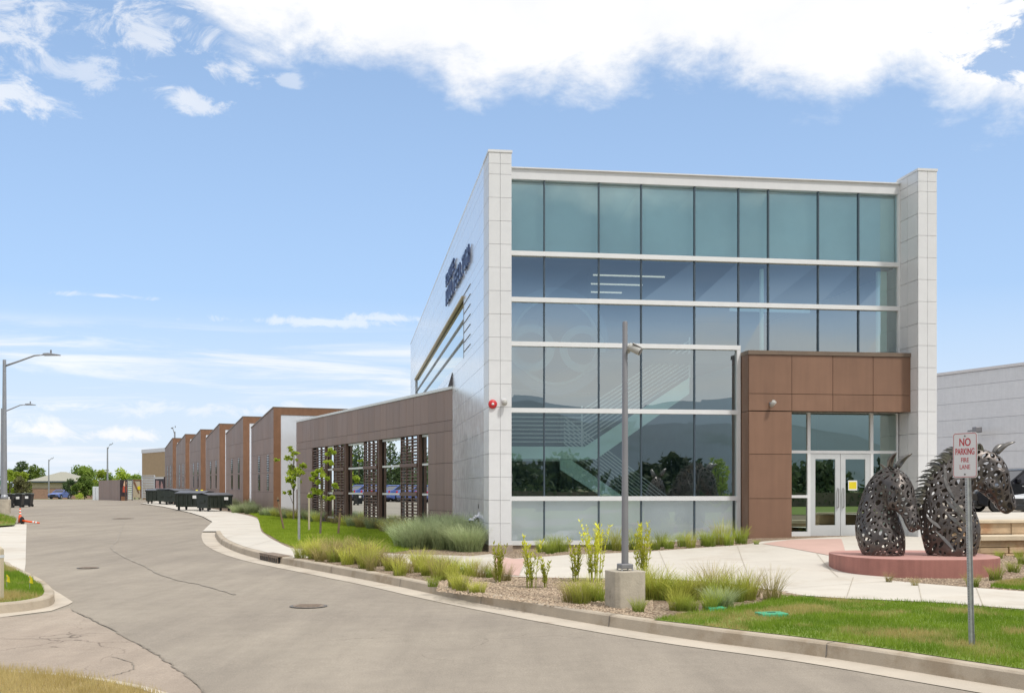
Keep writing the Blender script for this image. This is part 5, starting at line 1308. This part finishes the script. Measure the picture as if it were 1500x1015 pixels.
for u, v, k, s in ((1040,868,'t',1.1),(1052,872,'t',1.0),(1055,890,'f',.62)):
    x, y = gp(u, v, HR); clump('ornamental_grass', k, x, y, s, {'t': 'reddish straw grass plume rising among the green clumps right of the pole', 'f': 'low blue-green grass tuft at the front of the clumps right of the pole'}[k], None if k == 'f' else 'straw plumes right of the pole')
for u, v, k, s in ((835,882,'t',.75),(852,884,'a',.8),(876,880,'b',.8),(868,880,'a',.75),(842,879,'a',.7)):
    x, y = gp(u, v, HR); clump('ornamental_grass', k, x, y, s, 'green grass clump left of the camera pole foot' if k != 't' else 'brownish grass clump left of the camera pole foot', 'grasses left of the camera pole' if k != 't' else None)
x, y = gp(935, 896, HR); clump('ornamental_grass', 'b', x, y, .5, 'small grass tuft at the right front of the concrete foot', None)
GF = 'green grass tuft in the bed along the foot of the glass front'
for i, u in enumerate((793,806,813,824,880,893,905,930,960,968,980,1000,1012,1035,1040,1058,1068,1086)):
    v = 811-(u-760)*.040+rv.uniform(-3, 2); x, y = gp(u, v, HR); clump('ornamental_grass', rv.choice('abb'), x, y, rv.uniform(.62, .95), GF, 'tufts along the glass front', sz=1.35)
x, y = gp(1108, 797.5, HR); clump('ornamental_grass', 'b', x, y, .33, 'smallest grass tuft beside the base of the brown entrance column', None)
for u, v in ((1440,806),(1463,818),(1477,812),(1492,816),(1425,860),(1458,850),(1485,838),(1498,826),(1340,858),(1302,853)):
    x, y = gp(u, v, HR); clump('ornamental_grass', 'b' if v > 800 and u > 1400 else 't', x, y, rv.uniform(.45, .7) if u > 1400 else .35, 'green grass tuft in the gravel below the stone terrace' if u > 1400 else 'dry little grass tuft in the gravel at the front of the red plinth', 'tufts below the stone terrace' if u > 1400 else 'dry tufts at the plinth')
# blue-green bunch grass by the white side wall and along the wing
GB = 'large blue-green bunch grass at the foot of the white side wall'
for i in range(30):
    u = rv.uniform(592, 698); v = rv.uniform(784, 806) if u > 625 else rv.uniform(795, 805)
    if u > 690: v = rv.uniform(795, 808)
    x, y = gp(u, v, HR)
    if x > C0x-(y-C0y)*sn/cs-.45: x = C0x-(y-C0y)*sn/cs-.45
    clump('bunch_grass', 'f', x, y, rv.uniform(1.05, 1.4), GB, 'bunch grasses at the side wall', 'bunch grass')
GW = 'grey-green bunch grass in the strip along the brown wing'
for i in range(64):
    t = rv.uniform(.1, WL+3.5); off_ = rv.uniform(.3, .9 if t > 3 else 1.8); p = Vector((WX, WY_))+wdir*t+Vector((-wdir.y, wdir.x))*off_
    clump('bunch_grass', rv.choice('ftat'), p.x, p.y, rv.uniform(.7, 1.05), GW, 'bunch grasses along the wing', 'bunch grass')
for i in range(16):
    x, y = gp(rv.uniform(345, 408), rv.uniform(745, 753), HR); clump('bunch_grass', 'f', x, y, rv.uniform(.9, 1.3), 'grey-green bunch grass in front of the nearest sawtooth bays', 'bunch grasses at the sawtooth bays', 'bunch grass')
# tall yellow-green stalked plants
def tallplant(u, v, h, n, label, seed, spread=.16):
    x, y = gp(u, v, HR); r = np.random.default_rng(seed); root = thing('tall_plant', label, 'plant', (x, y, HR(x, y))); V, Q = [], []; stem = MB()
    for i in range(n):
        a = r.uniform(0, 6.28); b = spread*.5*r.uniform(0, 1); lean = r.uniform(.02, .22); hh = h*r.uniform(.6, 1.05); bx, by = b*math.cos(a), b*math.sin(a)
        pts = [(bx+math.cos(a)*lean*hh*t*t, by+math.sin(a)*lean*hh*t*t, hh*t) for t in (0,.33,.66,1)]
        stem.tube(pts, [.006,.005,.004,.002], 5, False)
        for k in range(int(38*hh/h)):
            t = r.uniform(.15, 1.0); z = hh*t; cx, cy = bx+math.cos(a)*lean*hh*t*t, by+math.sin(a)*lean*hh*t*t; la = r.uniform(0, 6.28); ln = r.uniform(.05, .11); w = .012
            d = np.array([math.cos(la), math.sin(la), r.uniform(.6, 1.4)]); d /= np.linalg.norm(d); s = np.array([-math.sin(la), math.cos(la), 0])*w; p = np.array([cx, cy, z]); i0 = len(V)
            V += [p, p+d*ln*.5+s, p+d*ln, p+d*ln*.5-s]; Q.append((i0, i0+1, i0+2, i0+3))
    stem.build('stem', M['stalk'], root, fix=False); np_mesh('leaves', V, Q, M['stalk'], root)
tallplant(733, 853, .62, 9, 'tall yellow-green plant, sparse, leftmost in the gravel strip', 1)
tallplant(779, 861, .78, 10, 'tall yellow-green plant standing alone in open gravel between sidewalk and kerb', 2, .2)
tallplant(799, 861, .45, 4, 'short thin yellow-green sprig in the gravel left of the tall bushy plants', 3, .1)
tallplant(843, 852, .70, 10, 'tall yellow-green plant on the left of the pair beside the camera pole', 4)
tallplant(871, 852, .95, 18, 'tallest and bushiest yellow-green plant left of the camera pole', 5, .26)
tallplant(941, 845, .92, 18, 'tall yellow-green plant just right behind the camera pole', 6, .22)
# lawns: blade carpets
def carpet(name, poly, h, m, dens, hh, w, label, seed, keep=None, maxn=150000):
    r = np.random.default_rng(seed); P = np.array(poly); x0, y0 = P.min(0); x1, y1 = P.max(0); n = int((x1-x0)*(y1-y0)*dens); n = min(n, 900000)
    X, Y = r.uniform(x0, x1, n), r.uniform(y0, y1, n); ins = np.zeros(n, bool); j = len(P)-1
    for i in range(len(P)):
        xi, yi, xj, yj = P[i][0], P[i][1], P[j][0], P[j][1]
        c = ((yi > Y) != (yj > Y)) & (X < (xj-xi)*(Y-yi)/(yj-yi+1e-12)+xi); ins ^= c; j = i
    if keep is not None: ins &= keep(X, Y)
    X, Y = X[ins][:maxn], Y[ins][:maxn]; n = len(X); Z = np.array([h(a, b) for a, b in zip(X, Y)])
    ph = np.sin(X*2.1+np.sin(Y*1.7)*2)*np.sin(Y*2.6+np.sin(X*1.3)*2)
    H = hh*r.uniform(.5, 1.2, n)*(1+.25*ph); a = r.uniform(0, 6.28, n); l = r.uniform(.1, .7, n)*H; la = r.uniform(0, 6.28, n)
    V = np.stack([np.stack([X+np.cos(a)*w, Y+np.sin(a)*w, Z], 1), np.stack([X-np.cos(a)*w, Y-np.sin(a)*w, Z], 1), np.stack([X+np.cos(la)*l, Y+np.sin(la)*l, Z+H], 1)], 1).reshape(-1, 3)
    o = np_mesh(name, V, np.arange(3*n).reshape(-1, 3), m); o['kind'] = 'stuff'; o['label'] = label; return o
vis = lambda X, Y: (Y > 6.5) & (np.abs(X/Y) < .50)
carpet('lawn_grass', LR, lambda x, y: HR(x, y)+.005, M['lawn'], 3000, .062, .0045, 'mown front lawn with straw-coloured patches', 1, vis, 170000)
carpet('lawn_grass', LL, lambda x, y: HR(x, y)+.005, M['lawn_left'], 700, .065, .009, 'bright green lawn beside the curved sidewalk', 2, None, 90000)
carpet('lawn_grass', LS, lambda x, y: HR(x, y)+.005, M['lawn'], 2500, .06, .005, 'small lawn patch at the right edge', 3, vis, 20000)
carpet('island_grass', [(p.x, p.y) for p in isl_in], HI, M['lawn'], 1800, .075, .005, 'unmown grass in the small kerbed island', 4, lambda X, Y: np.abs(X/Y) < .55, 30000)
vg = [gp(u, v, HI) for u, v in ((24,761),(21,766),(0,767.5),(-160,770),(-160,752),(0,754))]
carpet('verge_grass', vg, HI, M['lawn'], 300, .16, .02, 'grass strip around the street lamp foot', 5, None, 9000)
carpet('dry_grass', DV, lambda x, y: g(x, y)+.05, M['dry'], 2200, .09, .003, 'tall dry straw-coloured grass in the bottom left corner', 6, lambda X, Y: (np.abs(X/Y) < .52) & (Y > 6), 60000)
# loose stones over the mulch
def chips():
    r = np.random.default_rng(12); V, Q = [], []
    bands = [((640,866),(955,905),(958,850),(640,838),9000),((1300,852),(1500,866),(1500,815),(1440,812),2500),((1100,880),(1180,872),(1150,866),(1120,866),500),((755,818),(1090,800),(1090,792),(755,806),1500)]
    for a, b, c, d, n in bands:
        for _ in range(n):
            s, t = r.uniform(), r.uniform(); u = (a[0]*(1-s)+b[0]*s)*(1-t)+(d[0]*(1-s)+c[0]*s)*t; v = (a[1]*(1-s)+b[1]*s)*(1-t)+(d[1]*(1-s)+c[1]*s)*t
            x, y = gp(u, v, HR); z = HR(x, y); k = r.uniform(.010, .026); i0 = len(V); an = r.uniform(0, 6.28); f_ = r.uniform(.4, .9)
            for q in range(4): V.append((x+k*math.cos(an+q*1.57)*(1 if q % 2 else f_), y+k*math.sin(an+q*1.57)*(1 if q % 2 else f_), z+r.uniform(.0, .006)))
            V.append((x+r.uniform(-.3,.3)*k, y+r.uniform(-.3,.3)*k, z+k*r.uniform(.5, .9)))
            for q in range(4): Q.append((i0+q, i0+(q+1) % 4, i0+4))
    o = np_mesh('gravel', V, Q, pm('gravel_chips', (.44,.34,.24), .9, var=.5, scale=35, c2=(.22,.14,.09), c2scale=22)); o['kind'] = 'stuff'; o['label'] = 'loose tan stone mulch in the planting beds'
chips()
# trees
def leaves(blobs, n, size, r, flat=.0, edge=.55):
    V, Q = [], []; wts = np.array([b[3]**2 for b in blobs]); wts = wts/wts.sum()
    for i in r.choice(len(blobs), n, p=wts):
        cx, cy, cz, rad, sq = blobs[i]; d = r.normal(0, 1, 3); d /= np.linalg.norm(d); q = rad*(edge+(1-edge)*r.uniform())*(1+.15*r.normal()); p = np.array([cx+d[0]*q, cy+d[1]*q, cz+d[2]*q*sq])
        a = r.normal(0, 1, 3); a /= np.linalg.norm(a); b = np.cross(a, r.normal(0, 1, 3)); b /= np.linalg.norm(b); s = size*r.uniform(.6, 1.3); i0 = len(V)
        V += [p-a*s, p+b*s*.6, p+a*s, p-b*s*.6]; Q.append((i0, i0+1, i0+2, i0+3))
    return V, Q
def tree(name, label, x, y, z0, h, w, m, seed, trunk=.25, n=1500, conifer=False, group=None, leaf=None):
    r = np.random.default_rng(seed); root = thing(name, label, 'tree', (x, y, z0), 0, group); th = h*trunk; tb_ = MB()
    tb_.tube([(0,0,-.3),(r.uniform(-.1,.1),0,th),(r.uniform(-.2,.2),0,h*.75)], [h*.028,h*.02,h*.006], 8); blobs = []
    if conifer:
        for k in range(12): t = k/11; blobs.append((0, 0, h*(.12+.84*t), w*.5*(1-t)**.8+.12, .55))
    else:
        for k in range(int(14+6*(w > 5))):
            a = r.uniform(0, 6.28); t = r.uniform(); zz = th+(h-th)*(.12+.76*t); rr = w*.5*math.sqrt(max(.05, 1-(2*t-.85)**2*.8))*r.uniform(.25, .78); bx, by = rr*math.cos(a), rr*math.sin(a); rad = w*r.uniform(.14, .24); blobs.append((bx, by, zz, rad, .8))
            if k < 7: tb_.tube([(0,0,th*.8),(bx*.5,by*.5,(th+zz)*.5),(bx,by,zz)], [h*.012,h*.008,h*.003], 6)
    tb_.build('trunk', M['bark'], root); V, Q = leaves(blobs, n, leaf or w*.045, r); np_mesh('crown', V, Q, m, root); return root
def ptree(u, vt, wpx, Y, m, label, seed, zb=None, **k):
    a = at(u, vt, Y); z0 = g(a.x, Y) if zb is None else zb; tree(k.pop('name', 'tree'), label, a.x, Y, z0, a.z-z0, wpx*Y/F, M[m], seed, group='trees beyond the end of the road', **k)
for i, (u, vt, w_, Y, m, lab) in enumerate([(-95,676,70,200,'leaf_mid','tall tree beyond the left picture edge'),(-30,682,60,190,'leaf_mid','green tree at the left picture edge behind the lamps'),(14,686,30,186,'leaf_bright','small bright tree behind the first street lamp'),(30,688,32,176,'leaf_bright','bright yellow-green tree above the dark bins'),(33,675,40,240,'leaf_dark','taller dark tree behind the bright one'),(52,677,34,240,'leaf_mid','mid green tree left of the tan house roof'),
    (33,698,32,150,'leaf_brown','olive brown bushy tree right behind the wheeled bins'),(122,682,44,235,'leaf_mid','tall green tree rising behind the right end of the tan house'),(104,702,26,170,'leaf_dark','low dark tree against the right corner of the tan house'),(124,699,42,160,'leaf_mid','broad green tree right of the tan house'),(150,690,40,180,'leaf_bright','bright green tree behind the far lamp'),(178,686,44,190,'leaf_bright','bright green tree above the painted panel'),(162,694,36,165,'leaf_mid','green tree directly above the enclosure wall'),(198,693,26,170,'leaf_mid','green tree behind the pale gate panel'),(146,703,30,140,'leaf_mid','low green tree left of the enclosure wall')]):
    ptree(u, vt, w_, Y, m, lab, 40+i, trunk=.15, n=2300)
ptree(62, 680, 13, 230, 'leaf_dark', 'dark narrow conifer left of the tan house roof', 70, name='conifer', conifer=True, n=1300)
ptree(204, 688, 9, 180, 'leaf_dark', 'dark conifer between the pale gate and the tan building', 71, name='conifer', conifer=True, n=1000)
ptree(117, 722, 16, 135, 'leaf_bright', 'small yellow-green shrub at the foot of the far trees', 72, name='shrub', trunk=.05, n=500)
def young(u, vb, crown, label, seed, Y=None):
    x, y = gp(u, vb, HR); z0 = HR(x, y); r = np.random.default_rng(seed); root = thing('young_tree', label, 'tree', (x, y, z0), 0, None); k = y/F
    tr = MB(); hmax = max(EZ-(c[1]-CV)*k-z0 for c in crown); blobs = []
    xt = np.mean([c[0] for c in crown]); tr.tube([(0,0,-.1),((xt-u)*k*.4,0,hmax*.5),((xt-u)*k,0,hmax*.96)], [.035,.024,.008], 8)
    for cu, cv_, rp in crown:
        bx, bz = (cu-u)*k, EZ-(cv_-CV)*k-z0; by = r.uniform(-.35, .35); [blobs.append((bx+r.normal(0, rp*k*.9), by+r.normal(0, rp*k*.9), bz+r.normal(0, rp*k*.6), rp*k*.8, .6)) for _ in range(3)]; tr.tube([((xt-u)*k*bz/hmax*.8,0,max(.5, bz-.55)),((bx+(xt-u)*k)*.5,by*.5,bz-.2),(bx,by,bz)], [.014,.010,.005], 6)
    tr.build('trunk', M['bark'], root); V, Q = leaves(blobs, 62*len(blobs), .058, r, edge=.2); np_mesh('crown', V, Q, M['leaf_young'], root)
young(430, 762, [(422,656,5),(432,663,5),(421,673,6),(434,672,4),(428,688,8),(438,686,8),(424,701,5),(436,704,6),(428,694,8),(441,692,6),(421,721,4),(432,712,4)], 'young tree with dense bright leaves in front of the white recess', 1)
young(453, 758, [(453,626,5),(478,624,5),(452,634,3),(451,668,6),(458,664,6),(446,671,5),(462,672,4),(450,704,5),(447,723,4),(455,724,5),(445,710,4)], 'tallest young tree with sparse tufts near the louvred windows', 2)
young(469, 783, [(470,700,5),(463,694,4),(476,699,4),(467,723,5),(478,729,5),(491,711,4),(484,674,4),(482,662,4),(462,720,4),(471,688,3)], 'thin young tree with few leaves nearest the road', 3)
for i, (x, y, h, w_, m) in enumerate([(-18, -68, 4.6, 8, 'leaf_mid'), (-8, -70, 5, 9, 'leaf_mid'), (2, -66, 4.2, 8, 'leaf_mid'), (11, -68, 5.5, 10, 'leaf_mid'), (19, -72, 4.4, 9, 'leaf_brown'), (27, -66, 4.6, 10, 'leaf_mid'), (35, -70, 5.6, 10, 'leaf_mid'), (43, -66, 4.6, 9, 'leaf_brown'), (51, -72, 5.2, 10, 'leaf_mid'), (59, -66, 5.4, 10, 'leaf_mid'), (68, -70, 4.6, 10, 'leaf_mid'), (77, -66, 5, 10, 'leaf_mid'), (30, -21, 4.4, 2.2, 'leaf_bright'), (86, -70, 5, 10, 'leaf_mid'), (96, -66, 6, 10, 'leaf_mid')]):
    tree('tree', 'broadleaf tree across the road, visible only as a reflection in the glass front', x, y, g(x, y), h, w_, M['leaf_far' if m != 'leaf_bright' else m], 200+i, trunk=.18, n=1500, group='trees across the road behind the camera')
hd_ = MB()
sheet('far_lawn', [(6,-20),(120,-20),(120,-75),(-30,-75),(-30,-48),(0,-46)], g, M['lawn_soil'], .03, 0, (-20,))
def hedge():
    r = np.random.default_rng(55); root = thing('hedge', 'long dark hedge across the road, visible only as a reflection', 'hedge', (30, -52, g(30, -52))); blobs = [(x, 0, 1.0, 1.15, 1.0) for x in np.arange(-45, 60, 1.4)]
    V, Q = leaves(blobs, 7000, .16, r, edge=.6); np_mesh('foliage', V, Q, M['leaf_dark'], root); MB().box(-45, 60, -.5, .5, -.1, 1.5).build('twigs', M['bark'], root)
hedge()

for i in range(18):
    x, y = -64-.3*i+rv.uniform(-2, 2), 82+1.9*i+rv.uniform(-1, 1)
    tree('conifer', 'dark conifer beyond the left picture edge, seen only in the wing windows', x, y, g(x, y), rv.uniform(5.5, 9), rv.uniform(3.2, 4.4), M['leaf_dark'], 300+i, trunk=.1, n=1800, conifer=True, group='conifers beyond the side lot')
